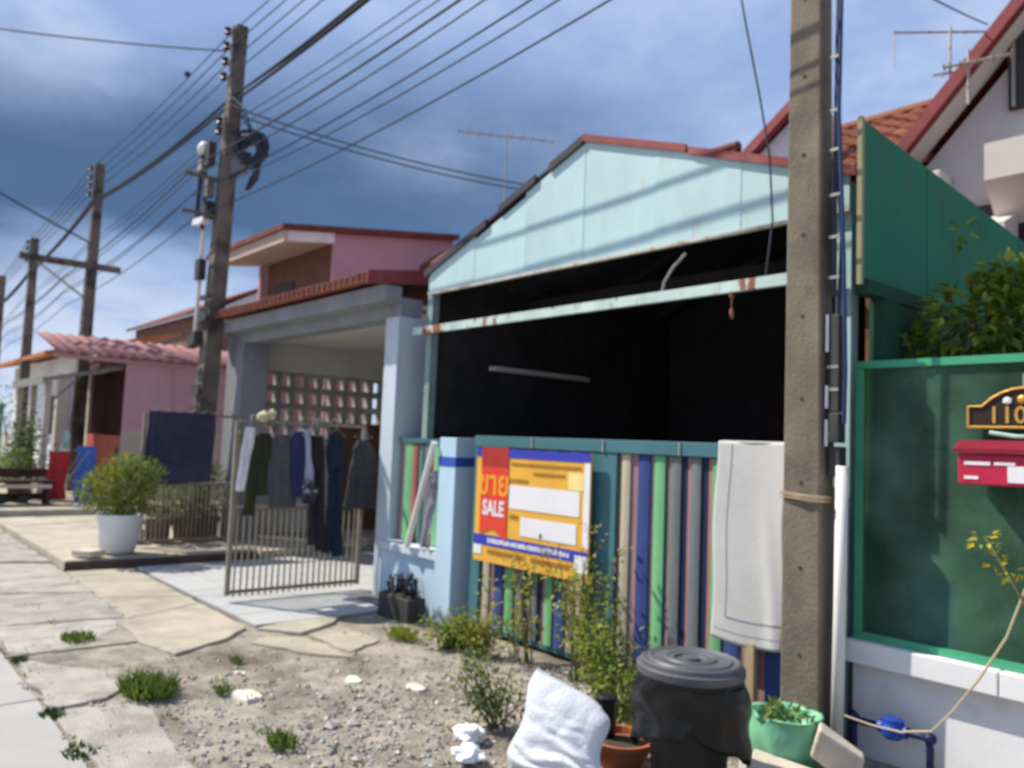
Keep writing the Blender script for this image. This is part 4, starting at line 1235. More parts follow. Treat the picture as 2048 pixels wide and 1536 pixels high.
a1 = antenna('long television antenna on a thin mast above the left end of the aqua gable', (-10.95, 9.0, 5.3), (-10.95, 9.0, 7.22), (-10.98, 9.0, 7.08), (.5, .866, .0), 1.75, 10, .5)
MB().lathe((-10.95, 9.0, 5.35), [(.1, 0), (.07, .12), (.03, .2)], 8).build('mast_base', tile_red, a1)
a2 = antenna('wide television antenna with drooping ends above the brown tiled roof', (-3.42, 9.0, 5.15), (-3.42, 9.0, 6.28), (-3.45, 9.0, 6.22), (.85, .5, -.12), 1.06, 4, .08)
for e, l in ((-1, .42), (1, .45)):
    q = Vector((-3.45, 9, 6.22))+Vector((.85, .5, -.12)).normalized()*.53*e
    MB().tube([q+Vector((0, 0, .04)), q-Vector((0, 0, l))], .006, 5).build('drop_rod', metal, a2)
for k in range(5):
    a = k*1.25
    MB().tube([(-3.42, 9, 5.76), (-3.42+.17*math.cos(a), 9+.17*math.sin(a), 5.76+.03*math.sin(3*a))], .011, 5).build('cross_rod', metal, a2)
a3 = antenna('small comb antenna in front of the grey gable beside the window', (-2.62, 7.28, 4.62), (-2.62, 7.28, 5.1), (-2.55, 7.28, 4.98), (.9, .3, .02), .5, 5, .16)

# ================================================================== SALE SIGN
ss = thing('sale_sign', 'yellow for sale sign with a red ribbon and blue bands on the striped gate', 'sign', (-4.55, 4.1, 0.6))
SX0, SX1, SZ0, SZ1 = -5.20, -3.915, 0.60, 1.50
SW, SH = SX1-SX0, SZ1-SZ0


def sgn(u0, u1, v0, v1, name, mat, dpt=0.002):
    """panel of print on the sign: u from left, v from the top"""
    MB().box(SX0+SW*u0, SX0+SW*u1, 4.098-dpt, 4.0985-dpt, SZ1-SH*v1, SZ1-SH*v0).build(name, mat, ss)


MB().box(SX0, SX1, 4.10, 4.115, SZ0, SZ1).build('board', print_yellow, ss)
sgn(0.0, 1.0, 0.0, 0.075, 'blue_band', print_blue)
sgn(0.955, 1.0, 0.078, 0.74, 'white_edge', label_white)
sgn(0.83, 0.952, 0.16, 0.30, 'pale_patch', M('pale_yellow_print', (0.80, 0.62, 0.22), 0.6), .0015)
sgn(0.0, 1.0, 0.765, 0.855, 'blue_band', print_blue)
sgn(0.0, 0.08, 0.86, 0.94, 'white_corner', label_white)
sgn(0.90, 1.0, 0.80, 0.93, 'white_corner', label_white, .003)
rib = [(.055, -.01), (.315, -.01), (.315, .80), (.185, .70), (.055, .76)]
MB().prism([(SX0+SW*u, 4.0935, SZ1-SH*v) for u, v in rib], (0, 0.002, 0)).build('ribbon', print_red, ss)
MB().prism([(SX0+SW*u, 4.0925, SZ1-SH*v) for u, v in [(.055, -.012), (.315, -.012), (.315, .16), (.055, .16)]], (0, 0.0008, 0)).build('ribbon_fold', M('dark_red_print', (0.40, 0.03, 0.025), 0.6), ss)
text('thai_word', 'ขาย', (SX0+SW*.185, 4.0915, SZ1-SH*.315), 0.27, print_orange, ss, 0.92, .001, .02)
text('sale_word', 'SALE', (SX0+SW*.185, 4.0915, SZ1-SH*.53), 0.165, label_white, ss, 0.76, .001, .03)
sgn(0.33, 0.925, 0.305, 0.505, 'blank_box', label_white)
sgn(0.44, 0.905, 0.565, 0.725, 'blank_box', label_white)
rt_ = random.Random(2)


def lines(u0, u1, v, h, mat):
    """a row of print too small to read: short uneven dashes"""
    u = u0
    while u < u1:
        w = rt_.uniform(.008, .02)
        sgn(u, min(u+w, u1), v-h*rt_.uniform(.35, .5), v+h*rt_.uniform(.35, .5), 'small_print', mat, .0025)
        u += w+rt_.uniform(.004, .009)


lines(.34, .93, .125, .035, print_brown)
lines(.54, .80, .195, .035, print_brown)
lines(.33, .50, .265, .035, print_brown)
lines(.34, .42, .575, .05, print_brown)
lines(.14, .86, .81, .045, label_white)
lines(.14, .48, .905, .05, print_brown)
lines(.54, .86, .905, .05, print_brown)
MB().box(-4.0, -3.945, 4.117, 4.15, 0.0, 1.2).build('stake', wood, ss)
MB().box(-4.01, -3.95, 4.085, 4.098, 0.10, 0.66).build('stake', M('pale_stake', (0.48, 0.42, 0.34), 0.85, 0.15, 3, 0.1), ss)

# ================================================================== TOWEL over the gate
def tow(x, z):
    fold = 0.012*math.sin((x+2.9)*9+z*1.5)+0.018*math.exp(-((x+2.55-0.10*(1.2-z))**2)/0.0022)*max(0, min(1, (1.35-z)*1.3))
    return 4.128-0.020*math.sin(max(0, 1.6-z)*1.4)-fold


tx0, tx1 = -2.885, -2.435
tb = MB().grid(40, 60, lambda u, v: Vector((tx0+(tx1-tx0)*u+0.008*math.sin(9*v+1), tow(tx0+(tx1-tx0)*u, 1.612-1.15*v)+0.0, 1.612-1.15*v-0.02*math.sin(u*3)*v)))
tb.grid(40, 4, lambda u, v: Vector((tx0+(tx1-tx0)*u, 4.128+0.11*v, 1.612+0.006*math.sin(3.14*v))))
tb.grid(40, 14, lambda u, v: Vector((tx0+(tx1-tx0)*u, 4.238+0.006*math.sin(u*14), 1.612-0.5*v)))
tw_o = tb.build('towel', towel_m, base=(-2.67, 4.13, 1.61), smooth=True)
tag(tw_o, 'white towel with a thin grey border line hung over the striped gate', 'towel')
so = tw_o.modifiers.new('thickness', 'SOLIDIFY')
so.thickness = 0.006
st = MB()


def tstrip(x0, x1, z0, z1):
    nx, nz_ = max(1, int((x1-x0)/.012)), max(1, int((z1-z0)/.02))

    def f(u, v):
        x, z = x0+(x1-x0)*u, z1+(z0-z1)*v
        vv = (1.612-z)/1.15
        return Vector((x+0.008*math.sin(9*vv+1), tow(x, z)-0.0075, z-0.02*math.sin((x-tx0)/(tx1-tx0)*3)*vv))
    st.grid(nx, nz_, f)


tstrip(tx0+.088, tx0+.094, .60, 1.60)
tstrip(tx0+.094, tx1-.01, .594, .604)
tstrip(tx0+.02, tx1-.01, .520, .524)
st.build('border_line', stripe_m, tw_o)

# ================================================================== GATE LEAVES
def gate_leaf(label, x, y0, y1, zb_, zm, zt, nb):
    t = thing('gate_leaf', label, 'gate', (x, (y0+y1)/2, zb_))
    r = .016
    for y in (y0, y1):
        MB().box(x-r*1.2, x+r*1.2, y-r*1.2, y+r*1.2, zb_-.03, zt).build('post', gate_metal, t)
    for z in (zb_, zm, zt):
        MB().box(x-r, x+r, y0+r*1.2, y1-r*1.2, z-r, z+r).build('rail', gate_metal, t)
    for k in range(1, nb):
        y = y0+(y1-y0)*k/nb
        MB().box(x-.007, x+.007, y-.007, y+.007, zb_-.045, zb_-r-.001).box(x-.007, x+.007, y-.007, y+.007, zb_+r, zm-r-.001).build('bar', gate_metal, t)
    for k in range(1, 8):
        y = y0+(y1-y0)*k/8
        MB().tube([(x, y-.05, zt+r), (x, y-.03, zt+.05), (x, y, zt+.06), (x, y+.03, zt+.05), (x, y+.05, zt+r)], .006, 5).build('scroll', gate_metal, t)
    for z in (zb_+.2, zt-.15):
        MB().tube([(x, y1+.035, z-.04), (x, y1+.035, z+.04)], .014, 8).build('hinge', gate_metal, t)
    return t


gate_leaf('open metal gate leaf with thin bars, hung with laundry, on the tiled driveway', -7.2, 2.88, 4.20, 0.11, 0.86, 1.655, 22)
gate_leaf('open metal gate leaf with a dark cloth over its top, beside the white pot', -10.32, 2.98, 4.16, 0.19, 0.88, 1.74, 22)
dk = cloth('dark_blue_cloth', (0.048, 0.045, 0.088))
dc = MB()
for sx_, ln in ((.026, .88), (-.026, .6)):
    dc.grid(24, 20, lambda u, v, sx_=sx_, ln=ln: Vector((-10.32+sx_+0.012*math.sin(u*13+v*2)*v*(1 if sx_ > 0 else -1), 3.02+.80*u+.012*math.sin(v*6), 1.765-ln*v-.015*math.sin(u*5)*v)))
dc.grid(24, 3, lambda u, v: Vector((-10.346+.052*v, 3.02+.80*u, 1.765+.008*math.sin(3.14*v))))
tag(dc.build('dark_cloth', dk, base=(-10.32, 3.4, 1.76), smooth=True), 'large dark blue cloth draped over the far gate leaf', 'cloth')


# ================================================================== LAUNDRY
def loft(b, secs, nfold, amp, th, seed, x=-7.15):
    """a hanging tube of cloth: secs = (z, y_left, y_right[, bulge])"""
    rr = random.Random(seed)
    ph1, ph2 = rr.uniform(0, 6), rr.uniform(0, 6)
    n = 22
    k = 12*(len(secs)-1)
    vs, fs = [], []
    for i in range(k+1):
        t = i/k*(len(secs)-1)
        q = min(int(t), len(secs)-2)
        f = t-q
        f = f*f*(3-2*f)
        z = secs[q][0]+(secs[q+1][0]-secs[q][0])*(t-q)
        a = secs[q][1]+(secs[q+1][1]-secs[q][1])*f
        c = secs[q][2]+(secs[q+1][2]-secs[q][2])*f
        for j in range(n):
            an = 2*math.pi*j/n
            u = (1-math.cos(an))/2
            y = a+(c-a)*u
            wv = amp*math.sin(u*nfold*6.28+ph1+z*2)*(i/k*.8+.2)+amp*.5*math.sin(u*nfold*2.3+z*9+ph2)
            vs.append(Vector((x+th*math.sin(an)+wv, y, z+.008*math.sin(u*9+ph2)*(i/k))))
    for i in range(k):
        for j in range(n):
            fs.append((i*n+j, i*n+(j+1) % n, (i+1)*n+(j+1) % n, (i+1)*n+j))
    fs.append(tuple(range(n))[::-1])
    fs.append(tuple(range(k*n, (k+1)*n)))
    b.add(vs, fs)


def garment(label, cat, mat, lofts, hang, x=-7.15, name=None, extra=None):
    b = MB()
    for s, nf, am, th in lofts:
        loft(b, s, nf, am, th, len(label)+nf, x)
    t = thing(name or cat.replace(' ', '_'), label, cat, (x, hang, 1.6))
    b.build('fabric', mat, t, smooth=True)
    if extra:
        e = MB()
        for s, nf, am, th in extra[0]:
            loft(e, s, nf, am, th, 5, x)
        e.build('lining', extra[1], t, smooth=True)
    MB().tube([(x-.03, hang, 1.70), (x-.01, hang+.02, 1.715), (x, hang+.01, 1.69), (x, hang, 1.62), (x, hang-.11, 1.55), (x, hang+.11, 1.55), (x, hang, 1.62)], .004, 5).build('hanger', metal, t)
    return t


garment('narrow white scarf at the left end of the laundry on the gate', 'scarf', cloth('white_cloth', (0.700, 0.680, 0.720)), [([(1.60, 2.93, 3.03), (1.3, 2.90, 3.02), (1.02, 2.88, 2.97)], 2, .006, .012)], 2.98)
garment('dark olive long sleeved top hanging next to the white scarf', 'shirt', cloth('olive_cloth', (0.035, 0.038, 0.019)),
        [([(1.55, 3.07, 3.18), (1.45, 3.03, 3.20), (1.1, 3.04, 3.20), (.98, 3.04, 3.20)], 3, .012, .03), ([(1.53, 3.03, 3.13), (1.2, 2.98, 3.09), (.80, 2.96, 3.07)], 2, .006, .03)], 3.12)
garment('charcoal grey shirt hanging between olive top and patterned blouse', 'shirt', cloth('charcoal_cloth', (0.088, 0.088, 0.099)),
        [([(1.54, 3.22, 3.36), (1.45, 3.19, 3.42), (1.1, 3.20, 3.44), (.87, 3.19, 3.47)], 4, .014, .035), ([(1.5, 3.18, 3.25), (1.2, 3.16, 3.24), (1.0, 3.16, 3.25)], 2, .006, .025)], 3.30)
garment('navy blouse with a pale front panel among the laundry', 'blouse', cloth('navy_cloth', (0.035, 0.035, 0.112)),
        [([(1.58, 3.40, 3.50), (1.5, 3.37, 3.53), (1.2, 3.38, 3.55), (.96, 3.42, 3.60)], 3, .012, .04)], 3.46, x=-7.11,
        extra=([([(1.60, 3.46, 3.56), (1.4, 3.50, 3.57), (1.15, 3.49, 3.62), (1.02, 3.45, 3.62)], 2, .008, .045)], cloth('pale_lilac_cloth', (0.420, 0.400, 0.550))))
garment('short black and white scarf dangling under the patterned blouse', 'scarf', M('checked_cloth', (.03, .03, .05), .95, .3, 6, .2, 100, col2=(.35, .35, .38), c2at=(.56, .6), c2scale=16),
        [([(1.12, 3.50, 3.58), (1.02, 3.45, 3.66), (.90, 3.50, 3.62)], 2, .012, .02)], 3.55, x=-7.06)
garment('long black trousers hanging in the middle of the gate', 'trousers', cloth('black_cloth', (0.029, 0.026, 0.029)),
        [([(1.55, 3.56, 3.72), (1.4, 3.54, 3.74), (1.2, 3.58, 3.75)], 2, .008, .04), ([(1.2, 3.57, 3.66), (.8, 3.60, 3.68), (.50, 3.61, 3.72)], 2, .008, .04), ([(1.2, 3.66, 3.75), (.8, 3.68, 3.77), (.44, 3.69, 3.82)], 2, .008, .04)], 3.65)
garment('navy trousers hanging right of the black pair', 'trousers', cloth('ink_cloth', (0.019, 0.024, 0.051)),
        [([(1.56, 3.77, 3.92), (1.4, 3.75, 3.95), (1.2, 3.78, 3.96)], 2, .008, .04), ([(1.2, 3.79, 3.88), (.8, 3.80, 3.88), (.42, 3.78, 3.90)], 2, .008, .04), ([(1.2, 3.86, 3.96), (.8, 3.86, 3.96), (.38, 3.88, 4.0)], 2, .008, .04)], 3.86)
garment('dark grey jacket with a bent sleeve at the right end of the laundry', 'jacket', cloth('dark_grey_cloth', (0.054, 0.053, 0.061)),
        [([(1.52, 4.10, 4.22), (1.42, 4.05, 4.30), (1.15, 4.06, 4.32), (.84, 4.07, 4.34)], 3, .012, .05), ([(1.47, 4.07, 4.14), (1.15, 4.02, 4.12), (.82, 3.98, 4.10)], 2, .008, .04)], 4.16)
tag(MB().blob((-7.14, 3.10, 1.70), .05, .07, .05, .3).blob((-7.13, 3.17, 1.73), .04, .05, .04, .3).build('clothes_pegs', M('cream_pegs', (.55, .50, .32), .7), base=(-7.14, 3.1, 1.66)), 'cluster of pale clothes pegs on the gate top rail', 'pegs')

# white leaning pipe and hanging cloth between pillar and striped panel
tag(MB().tube([(-6.16, 4.09, 0.58), (-5.78, 4.075, 1.53)], .028, 10).build('leaning_pipe', pvc, base=(-6.16, 4.09, .58)), 'white pipe leaning against the banded pillar on the low wall', 'pipe')
gc = MB()
gc.grid(14, 16, lambda u, v: Vector((-5.99+.10*(1-v)+.15*u, 4.125+.02*math.sin(u*9+v*3), 1.30-.70*v-.05*(1-u)*(1-v))))
o = gc.build('grey_rag', M('patterned_rag', (.30, .28, .34), .95, .3, 9, .2, 100, col2=(.6, .58, .6), c2at=(.55, .62), c2scale=7, trans=.1), base=(-5.9, 4.12, 1.2), smooth=True)
tag(o, 'grey patterned rag hanging behind the leaning white pipe', 'rag')
md = o.modifiers.new('thickness', 'SOLIDIFY')
md.thickness = .008

# ================================================================== PLANTS
LY = leafmat('yellow_green_leaf', (.15, .22, .025), (.30, .33, .05), (.48, .40, .08))
LG = leafmat('mid_green_leaf', (.05, .11, .02), (.13, .20, .035), (.24, .28, .07))
LD = leafmat('dark_green_leaf', (.015, .045, .012), (.035, .085, .018), (.10, .15, .03))
LB = leafmat('bright_bush_leaf', (.07, .13, .018), (.20, .27, .035), (.38, .37, .06))


def shrub(label, base, h, spread, nst, nl, L, mat=LY, name='shrub', cat='shrub', seed=1, lowfrac=.25, r0=.007, cl=.12, up_=1.0, group=None):
    rr = random.Random(seed)
    t = thing(name, label, cat, base, group)
    st_, cs = MB(), []
    base = Vector(base)
    for k in range(nst):
        a = rr.uniform(0, 6.28)
        hh = h*rr.uniform(.55, 1.0)
        sp_ = spread*rr.uniform(.2, 1.0)
        end = base+Vector((math.cos(a)*sp_, math.sin(a)*sp_, hh*up_))
        p0 = base+Vector((rr.uniform(-.05, .05)*spread*3, rr.uniform(-.05, .05)*spread*3, -.01))
        mid = p0.lerp(end, .5)+Vector((rr.uniform(-.1, .1)*spread, rr.uniform(-.1, .1)*spread, .06*h))
        pts = []
        for i in range(7):
            u = i/6
            pts.append(p0*(1-u)**2+mid*2*u*(1-u)+end*u*u)
        st_.tube(pts, [r0*(1-.65*i/6) for i in range(7)], 5)
        for i in range(2, 7):
            if i/6 < lowfrac:
                continue
            cs.append((pts[i], (cl*rr.uniform(.6, 1.1),)*2+(cl*rr.uniform(.6, 1.1),)))
            if rr.random() < .6:
                b2 = pts[i]+Vector((rr.uniform(-1, 1), rr.uniform(-1, 1), rr.uniform(.1, .8)))*cl*1.3
                st_.tube([pts[i], b2], r0*.4, 4)
                cs.append((b2, (cl*.6, cl*.6, cl*.55)))
    st_.build('stems', stem_m, t)
    MB().leaves(cs, nl, L, L*.55, rr).build('foliage', mat, t)
    return t


shrub('tall leggy yellow green shrub growing right under the sale sign', (-3.80, 3.90, 0), 1.02, .36, 11, 620, .045, LY, seed=4, cl=.085)
shrub('sparse yellowing shrub in front of the left striped boards', (-4.35, 3.92, 0), .75, .34, 8, 300, .045, LY, seed=6, cl=.085)
shrub('dense green shrub beside the black bin', (-3.30, 3.62, 0), .56, .26, 15, 1050, .045, LB, seed=8, cl=.10, lowfrac=.15)
shrub('low bushy weed at the foot of the banded pillar', (-4.95, 3.78, 0), .20, .32, 13, 620, .05, LB, seed=9, cl=.08, lowfrac=.1)
shrub('low yellow weed along the left end of the striped boards', (-4.62, 3.72, 0), .30, .26, 9, 420, .045, LY, seed=10, cl=.07, lowfrac=.1)
shrub('pale green weed behind the white sack', (-3.42, 2.92, 0), .40, .24, 10, 520, .038, LG, seed=11, cl=.07, lowfrac=.1)
shrub('small weed between the bin and the green bag', (-2.42, 3.80, 0), .26, .14, 7, 260, .045, LB, seed=12, cl=.06, lowfrac=.1)
shrub('low green weeds between white sack and terracotta pot', (-2.95, 3.35, 0), .34, .2, 9, 420, .045, LB, seed=13, cl=.07, lowfrac=.1)

# white pot with the golden bush, and pots behind the far gate leaf
wp = thing('white_plant_pot', 'round white pot standing on the raised apron corner', 'plant pot', (-9.96, 2.68, .115))
MB().lathe((-9.96, 2.68, .115), [(.155, 0), (.19, .05), (.225, .25), (.24, .43), (.25, .45), (.235, .45), (.215, .38)], 28).build('pot', pot_white, wp, smooth=True)
MB().lathe((-9.96, 2.68, .115), [(.216, .372), (0, .39)], 16).build('soil', dark_soil, wp)
tb_ = thing('potted_bush', 'golden green bush growing in the white pot', 'bush', (-9.96, 2.68, .49))
sb, rr = MB(), random.Random(21)
for k in range(14):
    a = rr.uniform(0, 6.28)
    s_p = rr.uniform(.1, .36)
    sb.tube([(-9.96, 2.68, .48), (-9.96+.4*s_p*math.cos(a), 2.68+.4*s_p*math.sin(a), .75), (-9.96+s_p*math.cos(a), 2.68+s_p*math.sin(a), rr.uniform(.9, 1.18))], .008, 5)
sb.build('stems', stem_m, tb_)
cs = [((-9.96, 2.66, .86), (.36, .38, .28)), ((-9.96, 2.44, .82), (.22, .24, .20)), ((-9.96, 2.9, .98), (.24, .24, .22)), ((-9.96, 2.7, 1.1), (.24, .24, .15)), ((-9.96, 2.72, .62), (.24, .26, .12))]
MB().leaves(cs, 2600, .075, .022, rr).build('foliage', LB, tb_)


def potted(label, x, y, z, r, h, ph_, n, mat, potm, seed, L=.07):
    t = thing('potted_plant', label, 'potted plant', (x, y, z))
    MB().lathe((x, y, z), [(r*.7, 0), (r*.95, h*.8), (r*1.05, h*.82), (r*1.05, h), (r*.9, h), (r*.85, h*.88), (0, h*.9)], 18).build('pot', potm, t)
    rr = random.Random(seed)
    s2 = MB()
    for k in range(7):
        a = rr.uniform(0, 6.28)
        s2.tube([(x, y, z+h*.85), (x+r*math.cos(a), y+r*math.sin(a), z+h+ph_*rr.uniform(.5, .95))], .007, 5)
    s2.build('stems', stem_m, t)
    MB().leaves([((x, y, z+h+ph_*.5), (r*1.7, r*1.7, ph_*.5)), ((x+r*.4, y-r*.5, z+h+ph_*.8), (r, r, ph_*.3))], n, L, L*.4, rr).build('foliage', mat, t)
    return t


clay = M('brown_clay_pot', (.12, .075, .05), .9, .2)
potted('yellow leaved potted plant behind the far gate leaf, nearest the white pot', -10.75, 3.35, .115, .17, .28, .62, 520, LB, clay, 31)
potted('dark green potted plant in the middle behind the far gate leaf', -10.85, 3.72, .115, .18, .3, .62, 600, LG, clay, 32)
potted('golden potted plant behind the far gate leaf, beside the grey column', -10.95, 4.06, .115, .15, .28, .72, 420, LB, clay, 33)
tag(MB().blob((-10.7, 3.1, .22), .14, .12, .12, .12).build('pale_stone', pale_stone, base=(-10.7, 3.1, .115), smooth=True), 'rounded pale stone behind the bars of the far gate leaf', 'stone')
bk = MB().obox((-9.75, 2.33, .165), (.10, .07, 0), (-.05, .09, 0), (0, 0, .035))
tag(bk.build('concrete_block', block_m, base=(-9.75, 2.33, .115), bevel=.01), 'flat pale block lying beside the white pot on the raised apron', 'block')

# bush over the right fence
bt = thing('fence_bush', 'leafy green bush growing over the top of the tinted panel', 'bush', (-1.45, 4.85, 0))
tr_ = MB()
rr = random.Random(41)
for k in range(9):
    a = rr.uniform(0, 6.28)
    x1, y1 = -1.5+rr.uniform(-.5, .8), 4.85+rr.uniform(-.2, .3)
    tr_.tube([(-1.45+.05*math.cos(a), 4.85+.05*math.sin(a), -.02), (-1.45+(x1+1.45)*.4, 4.85+(y1-4.85)*.5, 1.2), (x1, y1, rr.uniform(2.1, 2.6))], [.02, .014, .006], 6)
tr_.build('trunk', bark_m, bt)
cs = [((-1.62, 4.75, 2.32), (.34, .25, .24)), ((-1.30, 4.80, 2.40), (.36, .28, .26)), ((-.9, 4.9, 2.36), (.4, .3, .28)), ((-1.95, 4.72, 2.12), (.15, .2, .16)), ((-1.5, 4.7, 2.52), (.14, .12, .12)), ((-1.25, 4.7, 2.56), (.13, .12, .10)), ((-1.4, 4.85, 1.95), (.5, .28, .3)), ((-1.72, 4.7, 2.80), (.05, .05, .14)), ((-.4, 4.9, 2.3), (.4, .3, .3))]
MB().leaves(cs, 5200, .085, .040, rr).build('crown', leafmat('fence_bush_leaf', (.07, .13, .018), (.20, .29, .04), (.46, .47, .08)), bt)
bu = MB()
bu.leaves([((-1.45, 4.55, 1.15), (.30, .16, .50)), ((-.9, 4.55, 1.1), (.4, .16, .5)), ((-1.75, 4.50, 1.45), (.16, .10, .3)), ((-1.2, 4.45, .85), (.25, .1, .2))], 1100, .10, .05, rr)
t = thing('yard_plant', 'dark broad leaved plant behind the tinted panel', 'plant', (-1.3, 4.62, 0))
bu.build('foliage', LG, t)
MB().tube([(-1.5, 4.62, 0), (-1.52, 4.62, .8), (-1.45, 4.62, 1.4)], .02, 6).tube([(-1.5, 4.62, 0), (-1.0, 4.64, .8), (-.8, 4.65, 1.5)], .016, 6).build('stems', bark_m, t)
yl = thing('yellow_twig', 'thin twig with small yellow leaves hanging before the tinted panel', 'twig', (-1.22, 3.92, .95))
MB().tube([(-1.36, 3.95, 1.22), (-1.30, 3.93, 1.14), (-1.24, 3.92, 1.04), (-1.19, 3.92, .95)], .005, 5).build('stem', stem_m, yl)
MB().leaves([((-1.36, 3.95, 1.20), (.05, .04, .05)), ((-1.31, 3.93, 1.13), (.05, .04, .05)), ((-1.25, 3.92, 1.09), (.06, .04, .04))], 42, .045, .026, rr).build('foliage', leafmat('yellow_leaf', (.20, .26, .02), (.55, .45, .03)), yl)

# grass tufts and little weeds in the cracks
def tuft(label, x, y, r, n, h, seed, mat=LG, z=0.0):
    rr = random.Random(seed)
    b = MB()
    for _ in range(n):
        a, q = rr.uniform(0, 6.28), r*math.sqrt(rr.random())
        p = Vector((x+q*math.cos(a)*1.2, y+q*math.sin(a)*.8, z))
        b.leaf(p, Vector((rr.uniform(-.8, .8), rr.uniform(-.8, .8), 1)), Vector((rr.uniform(-1, 1), rr.uniform(-1, 1), .3)), h*rr.uniform(.6, 1.5), .013)
    return tag(b.build('grass_tuft', mat, base=(x, y, z)), label, 'grass tuft')


tuft('largest grass tuft, between the broken slabs and the dirt', -5.03, 1.58, .17, 620, .09, 1)
tuft('grass tuft split in two on the pavement near the driveway apron', -6.50, 1.52, .13, 200, .06, 2)
tuft('small slanting grass tuft in the bare dirt at the bottom of the photo', -3.84, 1.86, .085, 130, .06, 3)
tuft('tiny weed beside the largest flat white stone', -4.80, 1.93, .05, 60, .05, 4)
tuft('dark weed in the road edge crack by the white broken slab', -4.88, 1.05, .07, 110, .04, 5, LD)
tuft('strip of weed in the road edge crack lowest in the photo', -4.25, 1.05, .09, 120, .035, 6, LD)
tuft('small weed at the road edge near the split grass tuft', -6.1, 1.10, .06, 80, .035, 7, LD)
tuft('faint weed in the dirt before the driveway apron point', -5.38, 2.25, .05, 50, .045, 8)
tuft('grassy weed at the foot of the tall bushy weeds beside the pillar', -5.35, 3.55, .13, 160, .09, 9, LY)

rr = random.Random(77)
b = MB()
for _ in range(170):
    q = rr.random()
    if q < .45:      # along the road edge and the slab joints
        x, y = rr.uniform(-9.5, -1.2), rr.choice((1.05, 1.05, 1.47, 2.03))+rr.uniform(-.03, .03)
    else:
        x, y = rr.uniform(-5.7, -.5), rr.uniform(1.5, 4.0)
    for k in range(rr.randint(3, 12)):
        p = Vector((x+rr.gauss(0, .025), y+rr.gauss(0, .02), .004))
        b.leaf(p, Vector((rr.uniform(-1, 1), rr.uniform(-1, 1), rr.uniform(.4, 1.2))), Vector((rr.uniform(-1, 1), rr.uniform(-1, 1), .4)), rr.uniform(.015, .04), .009)
tag(b.build('ground_weeds', LG), 'tiny scattered weeds in the cracks and the dirt', None, kind='stuff')
b = MB()
for _ in range(420):
    x, y = rr.uniform(-6.6, -.5), rr.uniform(1.1, 4.05)
    p = Vector((x, y, vz(x, y)+.016 if y > 1.5 else .032))
    b.leaf(p, Vector((rr.uniform(-1, 1), rr.uniform(-1, 1), rr.uniform(-.1, .25))), Vector((rr.uniform(-.3, .3), rr.uniform(-.3, .3), 1)), rr.uniform(.02, .05), rr.uniform(.006, .02))
tag(b.build('leaf_litter', leafmat('dry_leaf', (.06, .04, .022), (.17, .115, .06), (.32, .24, .13), .1)), 'dry leaves and twigs littering the dirt verge', None, kind='stuff')

# ================================================================== LOOSE STUFF ON THE GROUND
def stone(label, x, y, rx, ry, rz_, seed):
    rr = random.Random(seed)
    n = 11
    top = []
    for k in range(n):
        a = k*2*math.pi/n
        q = rr.uniform(.78, 1.12)
        top.append((x+rx*q*math.cos(a), y+ry*q*math.sin(a), 0))
    b = MB().prism([(p[0], p[1], -.02) for p in top], (0, 0, .02+rz_))
    for i in range(n, 2*n):
        b.v[i].x = x+(b.v[i].x-x)*.9
        b.v[i].y = y+(b.v[i].y-y)*.9
        b.v[i].z += rr.uniform(-.006, .006)
    return tag(b.build('flat_stone', pale_stone, base=(x, y, 0), bevel=.006), label, 'stone')


stone('largest flat white stone lying in the dirt', -4.66, 2.03, .12, .085, .014, 1)
stone('small flat white stone in the middle of the gravel', -4.60, 2.70, .075, .055, .014, 2)
stone('small pale stone near the driveway apron edge', -5.12, 2.17, .06, .04, .010, 3)
stone('dull pale stone left of the gravel before the weeds', -4.25, 2.95, .09, .06, .010, 4)

# the dark planter trough before the low wall
pt = thing('planter_trough', 'black planter trough with withered dark plants before the low blue wall', 'planter', (-5.98, 3.93, 0))
MB().box(-6.20, -5.72, 3.84, 4.02, -.01, .20).build('trough', box_dark, pt, bevel=.01)
MB().box(-6.17, -5.75, 3.87, 3.99, .201, .212).build('soil', dark_soil, pt)
b = MB()
rr = random.Random(51)
for k in range(9):
    b.tube([(-6.15+.05*k, 3.93, .2), (-6.15+.05*k+rr.uniform(-.06, .06), 3.93+rr.uniform(-.05, .03), .2+rr.uniform(.06, .17))], .012, 5)
b.leaves([((-6.05, 3.93, .29), (.1, .06, .09)), ((-5.85, 3.93, .29), (.09, .06, .09))], 160, .05, .03, rr)
b.build('withered_plants', M('withered_plant', (.03, .024, .022), .9, .3), pt)

# white sack
sk = thing('white_sack', 'crumpled white plastic sack leaning over in the foreground', 'sack', (-2.78, 2.68, 0))
BL, BR, TL, TR = Vector((-3.02, 2.62, .0)), Vector((-2.54, 2.77, .0)), Vector((-2.955, 2.76, .45)), Vector((-2.60, 2.91, .325))
un = (BR-BL).cross(TL-BL).normalized()


